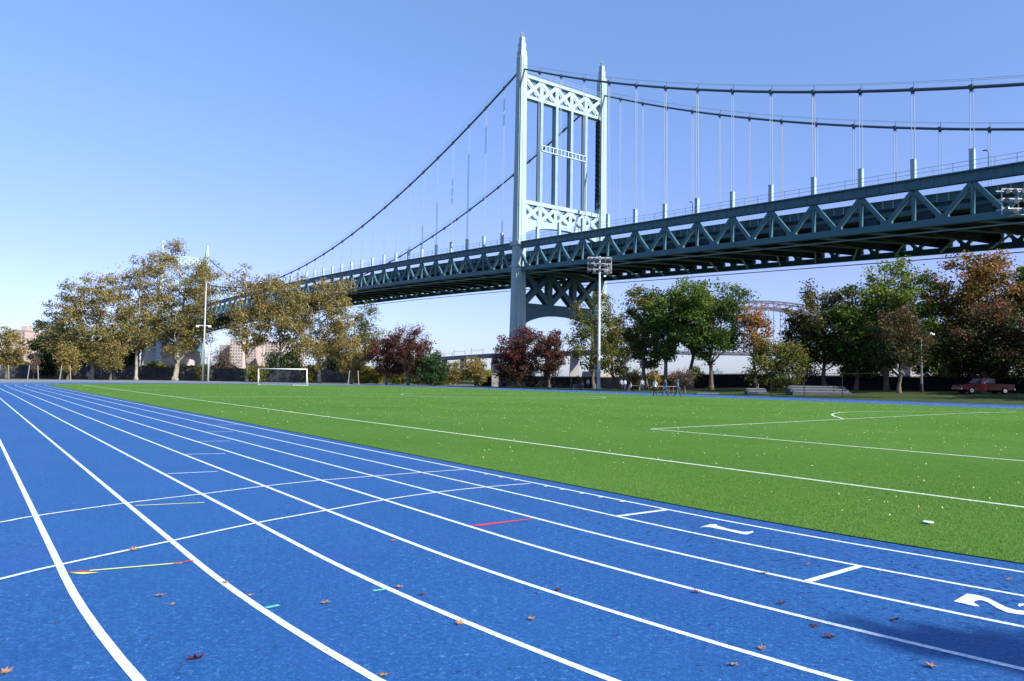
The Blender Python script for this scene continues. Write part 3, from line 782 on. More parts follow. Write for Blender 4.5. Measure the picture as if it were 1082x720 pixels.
# ------------------------------------------------------------------ trees
def tree(name, label, cat, group, u, Y, vtop, wpx, cb, leaf, bark='bark', n=4200, ls=.34, tr=None, seed=1, lean=0.0, clusters=1.7, fork=False, vbot=None, fluff=1.0, stems=1, z0=None):
    rg = random.Random(seed); rn = np.random.default_rng(seed)
    x = at(u, Y); zb = zg(x, Y)-.05 if z0 is None else z0
    H = zat(u, vtop, Y)-zb; cw = wpx*Y/F
    root = empty(name, (x, Y, zb)); tag(root, label, cat, group)
    tr = tr or H*.016+.08
    rx = cw/2; cz0 = cb*H; rz_ = (H-cz0)/2; cz = cz0+rz_
    B = MB(); tips = []
    def path(p, q, r0, r1, seg, wob, k=5, upc=.0):
        P = [];
        for i in range(seg+1):
            t = i/seg; a = Vector(p).lerp(Vector(q), t)
            a.z += upc*math.sin(t*math.pi)*(Vector(q)-Vector(p)).length
            if 0 < i < seg: a += Vector((rg.uniform(-1, 1), rg.uniform(-1, 1), rg.uniform(-.4, .4)))*wob
            P.append(a)
        B.tube(P, [r0+(r1-r0)*(i/seg)**.8 for i in range(seg+1)], k, cap=False)
        return P
    def target(phi, zz, k):
        e = math.sqrt(max(0.05, 1-zz*zz))
        return Vector((math.cos(phi)*rx*e*k+lean*H*.5, math.sin(phi)*rx*.9*e*k, cz+rz_*zz*k))
    for sidx in range(stems):
        off = Vector((0, 0, 0)) if stems == 1 else Vector((rg.uniform(-.3, .3)*stems, rg.uniform(-.3, .3)*stems, 0))
        bend = Vector((lean*H*.5, 0, 0))
        topk = .72 if fork else .88
        tpts = path(off+Vector((0, 0, 0)), off+bend+Vector((rg.uniform(-.04, .04)*H, rg.uniform(-.04, .04)*H, H*topk)), tr*(1 if stems == 1 else .6), tr*.22, 8, H*.012, 7)
        B.tube([off+Vector((0, 0, -.3)), off+Vector((0, 0, .15)), off+Vector((0, 0, .9))], [tr*1.5, tr*1.35, tr*1.0], 7, cap=False)
        nl = int((15 if fork else 14)/stems**.5)
        for i in range(nl):
            fz = (i+.5)/nl; zz = -0.85+1.8*fz+rg.uniform(-.12, .12); zz = max(-.92, min(.97, zz)); phi = i*2.399+rg.uniform(-.5, .5)
            T = target(phi, zz, rg.uniform(.74, 1.02))
            hstart = min(.97, max(cb*.62, (T.z/H)-.16-.22*rg.random()))/topk
            kk = min(.98, hstart)*8; a = tpts[int(kk)].lerp(tpts[min(8, int(kk)+1)], kk-int(kk))
            r0 = tr*(.50 if fork else .38)*(1-.5*min(1, hstart))
            L = path(a, T, r0, r0*.28, 5, H*.015, 5, upc=-.05)
            tips.append((L[-1], 1.0)); tips.append((L[-2], .7))
            for j in range(int(5*clusters)):
                kk = rg.uniform(1.6, 4.9); b = L[int(kk)].lerp(L[int(kk)+1], kk-int(kk))
                d = Vector((rg.gauss(0, 1), rg.gauss(0, 1), rg.gauss(.25, .7))); d.normalize()
                ln = rg.uniform(.18, .42)*rx
                e = b+d*ln
                q = Vector(((e.x-lean*H*.5)/rx, e.y/rx, (e.z-cz)/rz_))
                if q.length > 1.08: e = b+(e-b)*.55
                Q = path(b, e, r0*.30, r0*.10, 3, ln*.06, 4)
                tips.append((e, 1.0)); tips.append((Q[2], .8))
                for m_ in range(2):
                    d2 = Vector((rg.gauss(0, 1), rg.gauss(0, 1), rg.gauss(.2, .8))); d2.normalize(); e2 = Q[2]+d2*ln*.55
                    B.tube([Q[2], e2], [r0*.10, .012], 3, cap=False); tips.append((e2, .9))
    B.build('trunk', M[bark], root, smooth=True)
    n = int(n*DENS*(.80 if bark == 'bark_pale' else 1)); ls = ls*1.12
    C = np.array([tuple(p) for p, _ in tips]); W = np.array([k for _, k in tips])*rn.uniform(.15, 1.0, len(tips))**1.2
    W = W/W.sum(); cnt = rn.multinomial(int(n), W); idx = np.repeat(np.arange(len(C)), cnt); N = len(idx)
    cr = (.046*cw+.22)*fluff
    rad = cr*rn.uniform(.7, 1.35, len(C))
    d = rn.normal(0, 1, (N, 3)); d *= (rad[idx]*np.array([[1.15], [1.15], [.75]])).T*.62
    c = C[idx]+d
    c[:, 2] = np.maximum(c[:, 2], .25)
    nrm = rn.normal(0, 1, (N, 3)); nrm[:, 2] = np.abs(nrm[:, 2])+.25; nrm /= np.linalg.norm(nrm, axis=1)[:, None]
    t1 = np.cross(nrm, rn.normal(0, 1, (N, 3))); t1 /= np.linalg.norm(t1, axis=1)[:, None]; t2 = np.cross(nrm, t1)
    s = ls*rn.uniform(.6, 1.3, N)[:, None]/2
    V = np.stack([c-t1*s, c-t2*s*.62+nrm*s*.2, c+t1*s, c+t2*s*.62+nrm*s*.2], 1)
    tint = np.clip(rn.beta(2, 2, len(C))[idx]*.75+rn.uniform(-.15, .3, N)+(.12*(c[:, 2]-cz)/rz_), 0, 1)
    fast_mesh('crown', V.reshape(-1, 3), 4, LM[leaf], tint, root)
    return root

DENS = 2.1
G1 = 'plane trees along the far end of the track'
PL = dict(bark='bark_pale', fork=True, fluff=.80)
tree('plane_tree', 'broad olive gold plane tree at the left end with a forked leaning trunk', 'tree', G1, 98, 150, 288, 92, 0.2, 'plane', n=10500, ls=.36, seed=11, tr=.42, **PL)
tree('plane_tree', 'low leaning plane tree at the far left end of the plane tree row', 'tree', G1, 66, 154, 313, 50, .26, 'plane', n=3600, ls=.34, seed=13, tr=.3, **PL)
tree('plane_tree', 'tall sparse plane tree between the broad one and the thick trunked one', 'tree', G1, 145, 158, 256, 70, 0.3, 'plane', n=6400, ls=.36, seed=12, tr=.36, **PL)
tree('plane_tree', 'tallest plane tree with the thick pale trunk left of the lamp masts', 'tree', G1, 186, 163, 251, 98, 0.2, 'plane', n=13500, ls=.36, seed=23, tr=.60, **PL)
tree('plane_tree', 'golden plane tree just right of the lamp masts with a slim trunk', 'tree', G1, 262, 156, 276, 66, 0.3, 'goldp', n=5600, ls=.36, seed=14, tr=.33, **PL)
tree('plane_tree', 'sparse golden plane tree standing behind the middle of the goal', 'tree', G1, 294, 160, 279, 64, .36, 'plane', n=5200, ls=.36, seed=15, tr=.30, **PL)
tree('plane_tree', 'spreading golden plane tree with a pale crooked trunk right of the goal', 'tree', G1, 338, 150, 291, 84, 0.2, 'goldp', n=9600, ls=.35, seed=16, tr=.46, **PL)
tree('plane_tree', 'low narrow plane tree with a thin trunk at the right goalpost', 'tree', G1, 318, 168, 318, 34, .35, 'goldp', n=1700, ls=.36, seed=17, tr=.22, **PL)
tree('small_tree', 'small greenish gold tree at the left picture edge', 'tree', None, 8, 152, 345, 40, .28, 'goldp', n=2600, ls=.32, seed=21)
tree('staked_sapling', 'thin bare sapling held by two stakes beside the dark evergreen', 'tree', None, 37, 140, 371, 16, .35, 'twig', n=260, ls=.2, seed=22, tr=.07)
tree('evergreen_tree', 'dark green dense evergreen behind the left end of the plane trees', 'tree', None, 50, 168, 334, 44, .04, 'dark', n=5200, ls=.42, seed=23, fluff=1.2)
tree('dark_tree', 'dark green tree filling the gap under the broad plane tree', 'tree', None, 92, 176, 345, 76, .04, 'dark', n=5600, ls=.45, seed=24, fluff=1.2)
tree('dark_tree', 'dark leafy tree behind the slim trunk of the tall sparse plane tree', 'tree', None, 128, 180, 352, 40, .03, 'dark', n=3300, ls=.45, seed=25, fluff=1.2)
tree('small_tree', 'short golden tree under the broad plane tree', 'tree', None, 73, 142, 362, 30, .22, 'goldp', n=1500, ls=.28, seed=26)
tree('small_tree', 'short ochre tree beside the thick plane trunk', 'tree', None, 118, 146, 358, 34, .25, 'plane', n=1700, ls=.28, seed=27)
tree('dark_tree', 'dark brown bare looking tree between lamp masts and goal', 'tree', None, 236, 190, 366, 38, .05, 'twig', n=1500, ls=.3, seed=28, fluff=1.2)
tree('dark_tree', 'black green tree behind the goal', 'tree', None, 300, 185, 368, 44, .03, 'dark', n=3200, ls=.42, seed=29, fluff=1.2)
tree('dark_tree', 'dark rounded tree right of the crooked pale trunk', 'tree', None, 357, 175, 372, 40, .02, 'dark', n=3400, ls=.42, seed=30, fluff=1.2)
tree('broadleaf_tree', 'green tree half behind the spreading golden plane tree', 'tree', None, 378, 160, 322, 56, .22, 'mixed', n=4200, ls=.36, seed=31)
tree('small_tree', 'low orange brown tree leaning right of the crooked trunk', 'tree', None, 372, 146, 352, 42, .18, 'goldp', n=2200, ls=.28, seed=32)
GM = 'dark red leaved trees'
tree('maroon_tree', 'left one of the two dark red trees right of the plane trees', 'tree', GM, 409, 142, 350, 46, .18, 'maroon', n=3600, ls=.32, seed=33)
tree('maroon_tree', 'fuller dark red tree beside the small conical green tree', 'tree', GM, 432, 140, 343, 50, .20, 'maroon', n=4200, ls=.32, seed=34)
tree('bare_tree', 'bare grey tree top sticking out above the dark red trees', 'tree', None, 427, 165, 336, 34, .35, 'twig', n=420, ls=.25, seed=35, tr=.3)
tree('bare_tree', 'bare tree with few olive leaves behind the conical green tree', 'tree', None, 446, 160, 350, 26, .3, 'olive', n=500, ls=.28, seed=36, tr=.2)
tree('conical_tree', 'small conical green tree right of the dark red pair', 'tree', None, 458, 138, 369, 36, .03, 'conif', n=3600, ls=.30, seed=37, fluff=1.1)
tree('small_tree', 'small tan tree beside the conical green one', 'tree', None, 480, 142, 380, 26, .15, 'goldp', n=1500, ls=.28, seed=38)
tree('small_tree', 'round tan tree in front of the railway viaduct', 'tree', None, 505, 142, 376.5, 28, .15, 'goldp', n=1700, ls=.28, seed=39)
tree('maroon_tree', 'dark red tree in front of the near bridge tower leg', 'tree', GM, 549, 128, 348.5, 56, 0.12, 'maroon', n=6000, ls=.30, seed=40)
tree('maroon_tree', 'slender dark red tree right of the near bridge tower leg', 'tree', GM, 581, 126, 345, 42, .24, 'maroon', n=3300, ls=.30, seed=41)
tree('small_tree', 'narrow dark red tree at the left side of the near tower leg', 'tree', None, 529, 130, 356, 18, .2, 'maroon', n=800, ls=.28, seed=42)
GR = 'broadleaf trees beyond the right side of the track'
tree('broadleaf_tree', 'ragged yellow green tree behind the floodlight mast', 'tree', GR, 628, 132, 311, 64, .26, 'mixed', n=3400, ls=.34, seed=43)
tree('broadleaf_tree', 'dark olive tree right of the floodlight mast', 'tree', GR, 648, 140, 322, 44, .18, 'olive', n=3000, ls=.36, seed=44)
tree('broadleaf_tree', 'olive and orange tree left of the bright green one', 'tree', GR, 682, 112, 298, 56, .30, 'mixed', n=6200, ls=.32, seed=45)
tree('broadleaf_tree', 'green tree with a dark slim trunk behind the walking men', 'tree', GR, 703, 108, 294, 50, .36, 'green', n=4600, ls=.32, seed=46)
tree('broadleaf_tree', 'bright green tree with upright forked trunk', 'tree', GR, 752, 106, 289, 80, .34, 'green', n=8200, ls=.31, seed=47, fork=True)
tree('broadleaf_tree', 'light green tree crown with a twin trunk left of the forked one', 'tree', GR, 731, 110, 287, 56, .40, 'lime', n=4200, ls=.32, seed=48, fork=True)
tree('orange_tree', 'sparse orange tree between the bright green tree and the round bush', 'tree', None, 800, 104, 318, 44, 0.52, 'rust', n=1300, ls=.32, seed=49, lean=-.06)
tree('bushy_tree', 'low round dark green bushy tree with rusty top', 'tree', None, 820, 99, 358, 58, .0, 'mixed', n=5000, ls=.26, seed=50, fluff=1.1)
tree('broadleaf_tree', 'dark olive tree right of the sparse orange one', 'tree', GR, 872, 104, 298, 76, .28, 'olive', n=6400, ls=.32, seed=51)
tree('broadleaf_tree', 'dark tree with thin brown top left of the light green crown', 'tree', GR, 846, 110, 322, 44, .3, 'olive', n=2600, ls=.32, seed=52)
tree('broadleaf_tree', 'tall light green tree with a pale sunlit crown', 'tree', GR, 937, 100, 272, 88, .34, 'lime', n=9000, ls=.32, seed=53)
tree('broadleaf_tree', 'dark green tree under the left side of the tall light green crown', 'tree', GR, 905, 102, 310, 70, .2, 'green', n=6000, ls=.32, seed=54)
tree('broadleaf_tree', 'yellow green low tree behind the concrete steps', 'tree', GR, 918, 112, 352, 60, .12, 'mixed', n=4200, ls=.32, seed=55)
tree('maroon_tree', 'dark red tree with a stout trunk under the tall light green crown', 'tree', GM, 950, 88, 331, 66, 0.42, 'wine', n=4200, ls=.26, seed=56)
tree('orange_tree', 'tall orange and green tree near the right picture edge', 'tree', None, 1032, 96, 262, 108, .36, 'orange', n=10500, ls=.32, seed=57)
tree('maroon_tree', 'wide dark red tree spreading over the red pickup', 'tree', GM, 1040, 90, 322, 104, 0.22, 'wine', n=9600, ls=.28, seed=58)
tree('broadleaf_tree', 'green tree filling the gap behind the street lamp', 'tree', GR, 990, 108, 318, 66, .12, 'green', n=6000, ls=.34, seed=59)
tree('broadleaf_tree', 'dark green tree at the right picture edge', 'tree', GR, 1092, 94, 268, 56, .2, 'green', n=6600, ls=.32, seed=60)
tree('broadleaf_tree', 'olive low tree behind the tail of the red pickup', 'tree', GR, 1062, 112, 348, 60, .1, 'mixed', n=4600, ls=.34, seed=61)
tree('broadleaf_tree', 'lime green tree beyond the right picture edge', 'tree', GR, 1125, 86, 290, 70, .2, 'lime', n=5000, ls=.32, seed=62)
tree('broadleaf_tree', 'shaded dark tree between the street lamp and the pickup', 'tree', GR, 1010, 116, 330, 60, .08, 'olive', n=4200, ls=.36, seed=63)
for k, (u, Y, vt, wp) in enumerate([(1215, 76, 290, 100), (1190, 88, 300, 90), (1250, 68, 285, 110)]):  # unseen trees added to throw shade on the pickup and grass bank
    tree('broadleaf_tree', ['dense green tree outside the right picture edge beside the pickup', 'dense green tree outside the right edge behind the pickup', 'dense green tree outside the right edge nearest the track'][k], 'tree', GR, u, Y, vt, wp, .12, 'green', n=5000, ls=.45, seed=160+k, fluff=1.3)
tree('small_tree', 'little pinkish bare tree in front of the black fence', 'tree', None, 724, 98, 390, 22, .45, 'twig', n=600, ls=.16, seed=64, tr=.09)
tree('shrub', 'yellow green shrub behind the second plane tree group, by the beige building', 'shrub', 'shrubs along the fence', 190, 172, 385, 26, .0, 'yellow', n=1300, ls=.26, seed=70, tr=.08, fluff=1.3)
for k, (u, vt, wp, c, lab) in enumerate([
    (215, 384, 16, 'olive', 'small dull shrub at the foot of the lamp masts'),
    (272, 386, 24, 'mixed', 'green gold shrub under the golden plane tree by the goal'),
    (330, 384, 22, 'mixed', 'mixed green shrub left of the crooked pale trunk'),
    (384, 388, 20, 'yellow', 'bright yellow shrub below the orange brown tree'),
    (399, 386, 16, 'yellow', 'yellow shrub under the left dark red tree'),
    (421, 390, 16, 'mixed', 'green shrub between the dark red trunks'),
    (443, 389, 22, 'olive', 'grey green shrub at the foot of the conical tree'),
    (470, 390, 20, 'yellow', 'pale yellow shrub right of the conical tree'),
    (513, 391, 22, 'yellow', 'bright yellow green shrub before the black screen'),
    (668, 392, 24, 'goldp', 'tan shrub behind the crowd'),
    (690, 393, 20, 'goldp', 'tan shrub behind the three walking men'),
    (735, 389, 22, 'green', 'green shrub above the black fence by the forked tree'),
    (716, 393, 26, 'twig', 'pinkish twiggy shrub behind the little bare tree'),
    (855, 386, 30, 'twig', 'pale brown twiggy shrub behind the concrete steps')]):
    tree('shrub', lab, 'shrub', 'shrubs along the fence', u, 150 if u < 560 else 118, vt, wp, .0, c, n=1500, ls=.24, seed=80+k, tr=.06, fluff=1.25)
# guards / stakes of the young trees on the left
def stakes(u, Y, label):
    x = at(u, Y); m = MB()
    for d in (-1.1, .9): m.tube([(d, 0, 0), (d*.75, 0, 2.6)], .07, 5)
    o = m.build('tree_stakes', M['concrete'], loc=(x, Y, zg(x, Y))); tag(o, label, 'stakes', 'stake pairs of young trees')
stakes(6, 141, 'pale stake pair at the small tree by the left edge'); stakes(37, 139, 'pale stake pair holding the bare sapling')
stakes(71, 138, 'pale stakes under the short golden tree'); stakes(375, 140, 'pale stakes under the low orange brown tree')
# wood far behind, beyond the water
def far_wood(u0, u1, Y, hmin, hmax, name, label, leaf, n):
    N = n; u = rng.uniform(u0, u1, N); yy = Y*rng.uniform(.98, 1.06, N); x = (u-541)/F*yy
    prof = hmin+(hmax-hmin)*(.5+.5*np.sin(u*.13+Y)*np.sin(u*.041+1))
    z = prof*np.sqrt(rng.random(N)); s = Y*.0020
    a = rng.normal(0, 1, (N, 3)); a /= np.linalg.norm(a, axis=1)[:, None]; b = np.cross(a, rng.normal(0, 1, (N, 3))); b /= np.linalg.norm(b, axis=1)[:, None]
    c = np.stack([x, yy, z], 1)
    V = np.stack([c-a*s, c-b*s, c+a*s, c+b*s], 1)
    o = fast_mesh(name, V.reshape(-1, 3), 4, LM[leaf], np.clip(rng.random(N)*.6+.4*np.sin(u*.3), 0, 1)); o['kind'] = 'stuff'; o['label'] = label; o['category'] = 'wood'
far_wood(-60, 520, 420, 3, 8, 'far_wood', 'distant low wooded shore behind the left fence', 'olive', 16000)
far_wood(640, 1180, 500, 1, 5, 'far_wood', 'distant low wooded shore behind the right fence', 'goldp', 12000)

# ------------------------------------------------------------------ fences
def fence(P, H, label, screen=True, mat_s='screen', post='black', step=3.0, name='screened_fence', grp=None, rails=2):
    """P: list of (u, Y)"""
    pts = [Vector((at(u, Y), Y, 0)) for u, Y in P]
    for p in pts: p.z = zg(p.x, p.y)
    r = empty(name, pts[0]); tag(r, label, 'fence', grp)
    def rel(p): return Vector(p)-pts[0]
    sc = MB(); rls = [MB() for _ in range(rails)]; pp = []
    for a, b in zip(pts[:-1], pts[1:]):
        n = max(1, int((b-a).length/step))
        for i in range(n):
            q0 = a.lerp(b, i/n); q1 = a.lerp(b, (i+1)/n); q0.z = zg(q0.x, q0.y); q1.z = zg(q1.x, q1.y); pp.append(q0.copy())
            d = (q1-q0).normalized(); nn = Vector((-d.y, d.x, 0))
            if screen:
                v = []
                for q, e in ((q0, 0), (q0.lerp(q1, .5), .04), (q1, 0)):
                    for zz in (.04, H*.5, H*.97):
                        for th in (-.015, .015): v.append(rel(q)+nn*(e*(1 if zz > .1 else .3)+th)+Vector((0, 0, zz)))
                base = v; fs = []
                for c in range(2):
                    for k in range(2):
                        for th in (0, 1):
                            f = [c*6+k*2+th, (c+1)*6+k*2+th, (c+1)*6+(k+1)*2+th, c*6+(k+1)*2+th]
                            fs.append(tuple(f if th == 0 else f[::-1]))
                sc.add(base, fs)
            for k in range(rails):
                rls[k].tube([rel(q0)+Vector((0, 0, H*(1-k*.96/max(1, rails-1)) if rails > 1 else H)), rel(q1)+Vector((0, 0, H*(1-k*.96/max(1, rails-1)) if rails > 1 else H))], .03, 4)
    if screen: sc.build('screen', M[mat_s], r)
    for q_ in rls: q_.build('rail', M[post], r)
    if not screen:
        wm = MB()
        for a, b in zip(pp[:-1], pp[1:]):
            L = (b-a).length; k = int(L/.28)
            for i in range(k+1):
                for sg in (1, -1):
                    s0 = i/k; e = s0+sg*H/L
                    z0, z1 = 0, H
                    if e > 1: z1 = H*(1-s0)/(e-s0); e = 1
                    if e < 0: z1 = H*(s0)/(s0-e); e = 0
                    wm.beam(rel(a.lerp(b, s0))+Vector((0, 0, z0)), rel(a.lerp(b, e))+Vector((0, 0, z1)), .008, .008)
        wm.build('wire_mesh', M[post], r)
    src = None
    for q in pp[:100]:
        if src is None:
            m = MB(); m.tube([(0, 0, -.1), (0, 0, H+.06)], .045, 6); src = m.build('post', M[post], r, loc=rel(q))
        else:
            k = src.copy(); COL.objects.link(k); k.parent = r; k.location = rel(q)
    return r
fence([(-40, 165), (120, 170), (260, 170), (410, 160)], 2.9, 'long grey screened fence behind the plane trees and the goal', mat_s='screen_grey')
fence([(412, 150), (470, 148), (500, 150)], 1.6, 'low black railing behind the conical green tree', screen=False, name='chain_link_fence', step=3)
fence([(502, 146), (520, 143)], 1.9, 'short black screen before the yellow green shrub', mat_s='screen')
fence([(528, 136), (600, 134), (660, 130)], 2.1, 'black screened fence behind the dark red trees and the crowd')
fence([(655, 122), (700, 119), (760, 116), (815, 112)], 2.2, 'black screened fence behind the walking men and forked tree')
fence([(842, 106), (960, 102), (1130, 95)], 2.0, 'black screened fence behind the concrete steps and the pickup')
fence([(815, 84), (850, 82), (932, 79)], 2.6, 'chain link fence with thin tall posts before the concrete steps', screen=False, name='chain_link_fence', step=3.2)
# pale sign board / pillar at the fence gap
x = at(524, 141); m = MB(); m.box((0, 0, 1.15), (1.3, .5, 2.3)); m.box((0, 0, 2.36), (1.5, .7, .12))
tag(m.build('gate_pillar', M['concrete'], loc=(x, 141, zg(x, 141))), 'pale grey pillar at the gap between the two black screens', 'pillar')

# ------------------------------------------------------------------ masts and lamps
def floodmast(u, Y, H, width, rows, label):
    x = at(u, Y); r = empty('floodlight_mast', (x, Y, zg(x, Y))); tag(r, label, 'floodlight mast')
    m = MB(); m.tube([(0, 0, 0), (0, 0, .25), (0, 0, .28), (0, 0, 1.5), (0, 0, H)], [.50, .48, .32, .28, .15], 14); m.build('pole', M['pole'], r, smooth=True)
    a = MB(); zt = H-.2
    for k in range(rows):
        z = zt-k*.95; a.beam((-width/2, 0, z), (width/2, 0, z), .12, .12); a.beam((-width/2, .9, z), (width/2, .9, z), .10, .10)
    for xx in (-width/2, width/2, 0, width/4, -width/4): a.beam((xx, 0, zt), (xx, 0, zt-(rows-1)*.95-.6), .08, .08)
    for xx in (-width/2, width/2): a.beam((xx, 0, zt-.95), (xx, .9, zt-.95), .08, .08)
    # cage of the service platform
    z = zt-(rows-1)*.95-.6; a.box((0, .45, z), (width*.6, 1.0, .06))
    for xx in np.linspace(width*.28, width*.5, 4):
        a.beam((xx, .9, z), (xx, .9, z+1.5), .06, .06)
    for zz in (z+.5, z+1.0, z+1.5): a.beam((width*.28, .9, zz), (width*.5, .9, zz), .05, .05)
    a.build('crossarm', M['pole'], r)
    src = None; n = int(width/.74)
    for k in range(rows):
        for i in range(n):
            loc = (-width/2+.3+i*(width-.6)/(n-1), -.3, zt-k*.95-.28)
            if src is None:
                l = MB(); l.tube([(0, .22, .12), (0, .12, .06), (0, -.12, -.05), (0, -.16, -.07)], [.08, .20, .27, .27], 10)
                src = l.build('floodlight', M['black'], r, smooth=True, loc=loc)
                g_ = MB(); g_.tube([(0, -.165, -.072), (0, -.19, -.085)], [.25, .22], 10); g_.build('lens', M['lens'], src)
                lens = g_
            else:
                k2 = src.copy(); COL.objects.link(k2); k2.parent = r; k2.location = (loc[0]+.07*math.sin(i*5+k*3), loc[1], loc[2]+.10*math.sin(i*3.1+k)); k2.rotation_euler = (-.25+.25*math.sin(i*2.3+k*1.7), 0, (i-n/2)*.14)
                l2 = [c for c in bpy.data.objects if c.parent == src][0].copy(); COL.objects.link(l2); l2.parent = k2
    return r
floodmast(633, 121, 21.4, 3.8, 3, 'tall white floodlight mast beyond the field in front of the bridge')
floodmast(1097, 73, 20.6, 6.4, 3, 'floodlight mast at the right picture edge, only its lamps in view')
def mast(u, Y, H, arm, label, r0=.28):
    x = at(u, Y); r = empty('lamp_mast', (x, Y, zg(x, Y))); tag(r, label, 'mast', 'slim white masts at the far left end')
    m = MB(); m.tube([(0, 0, 0), (0, 0, H)], [r0, r0*.45], 10); m.build('pole', M['pole'], r, smooth=True)
    if arm:
        a = MB(); a.beam((-1.6, 0, arm), (1.2, 0, arm), .12, .12); a.box((-1.4, 0, arm-.2), (.5, .3, .25)); a.box((1.0, 0, arm-.2), (.5, .3, .25)); a.build('crossarm', M['white'], r)
    return r
mast(215.5, 147, 19.2, 10.9, 'taller slim white mast with a small crossarm left of the goal', .22)
mast(221, 146, 7.3, 0, 'shorter plain white post right beside the taller mast', .2)
# street lamp
x = at(974, 89); r = empty('street_lamp', (x, 89, zg(x, 89))); tag(r, 'pale street lamp with a curved arm left of the red pickup', 'street lamp')
m = MB(); hh = zat(974, 353, 89)-zg(x, 89); m.tube([(0, 0, 0), (0, 0, hh-.5), (.25, 0, hh-.1), (.9, 0, hh)], [.14, .09, .07, .05], 8); m.build('pole', M['pole'], r, smooth=True)
m = MB(); m.tube([(.8, 0, hh), (1.0, 0, hh+.03), (1.5, 0, hh-.02), (1.6, 0, hh-.04)], [.08, .17, .18, .08], 8); m.build('lamp_head', M['white'], r, smooth=True)
m = MB(); m.tube([(0, 0, 0), (0, 0, 1.0)], [.2, .19], 8); m.build('pole_base', M['black'], r)

# ------------------------------------------------------------------ goal
gx, gy = at(299.5, 112.5), 112.5
r = empty('soccer_goal', (gx, gy, .01), R(-3)); tag(r, 'white soccer goal standing at the far end of the green field', 'goal')
GW, GH = 7.32, 2.44
for sx in (-1, 1):
    m = MB(); m.tube([(sx*GW/2, 0, 0), (sx*GW/2, 0, GH)], .075, 10); m.build('goalpost', M['white'], r, smooth=True)
m = MB(); m.tube([(-GW/2-.075, 0, GH), (GW/2+.075, 0, GH)], .075, 10); m.build('crossbar', M['white'], r, smooth=True)
for sx in (-1, 1):
    m = MB(); m.tube([(sx*GW/2, .05, GH), (sx*GW/2-.25, .6, GH-.05), (sx*GW/2-.45, 2.0, .05)], .045, 6); m.tube([(sx*GW/2, 0, .04), (sx*GW/2-.45, 2.0, .04)], .04, 6); m.build('side_frame', M['white'], r)
m = MB(); m.tube([(-GW/2-.45, 2, .05), (GW/2-.45, 2, .05)], .045, 6); m.build('ground_bar', M['white'], r)

# ------------------------------------------------------------------ benches, steps, hurdles
def steps(u0, u1, Y, n, label, hh=.30, dd=.75):
    x0, x1 = at(u0, Y), at(u1, Y); r = empty('concrete_steps', ((x0+x1)/2, Y, zg((x0+x1)/2, Y))); tag(r, label, 'steps')
    for i in range(n):
        m = MB(); m.box((0, i*dd+dd/2, (i+1)*hh/2-.1), (x1-x0, dd-.004, (i+1)*hh+.2)); m.build('step', M['concrete_dark'], r)
    m = MB()
    for i in range(n): m.box((0, i*dd+.3, (i+1)*hh+.05), (x1-x0-.4, .32, .08))
    m.build('seat_plank', M['wood'], r)
steps(838, 900, 88, 3, 'long grey concrete seating steps behind the chain link fence')
steps(790, 812, 92, 2, 'short grey seating steps left of the round bushy tree', .3, .6)
steps(736, 762, 94, 1, 'low pale slab at the foot of the forked tree', .07, .9)
def hurdle(u, Y, rz, label):
    x = at(u, Y); m = MB()
    for sx in (-.55, .55): m.tube([(sx, 0, 1.0), (sx, 0, .05), (sx, .6, .05)], .03, 6)
    o = empty('hurdle', (x, Y, zg(x, Y)), rz); tag(o, label, 'hurdle', 'hurdles left at the track side')
    m.build('frame', M['orange'], o); b = MB(); b.box((0, 0, .98), (1.2, .03, .09)); b.build('bar', M['orange'], o)
hurdle(697.5, 84, .1, 'orange hurdle just left of the middle walking man'); hurdle(706.5, 84.5, -.15, 'orange hurdle between the middle and the right walking man'); hurdle(712, 86, .3, 'orange hurdle behind the right walking man')
# tables in the crowd area
def table(u, Y, label):
    x = at(u, Y); r = empty('folding_table', (x, Y, zg(x, Y))); tag(r, label, 'table', 'folding tables by the crowd')
    m = MB(); m.box((0, 0, .74), (1.8, .75, .04)); m.build('tabletop', M['wood'], r)
    for sx in (-.75, .75):
        m = MB(); m.tube([(sx, -.3, 0), (sx, -.3, .72)], .02, 5); m.tube([(sx, .3, 0), (sx, .3, .72)], .02, 5); m.build('leg', M['pole'], r)
table(671, 108, 'pale folding table among the crowd nearest the walking men'); table(612, 116, 'pale folding table left of the floodlight mast')

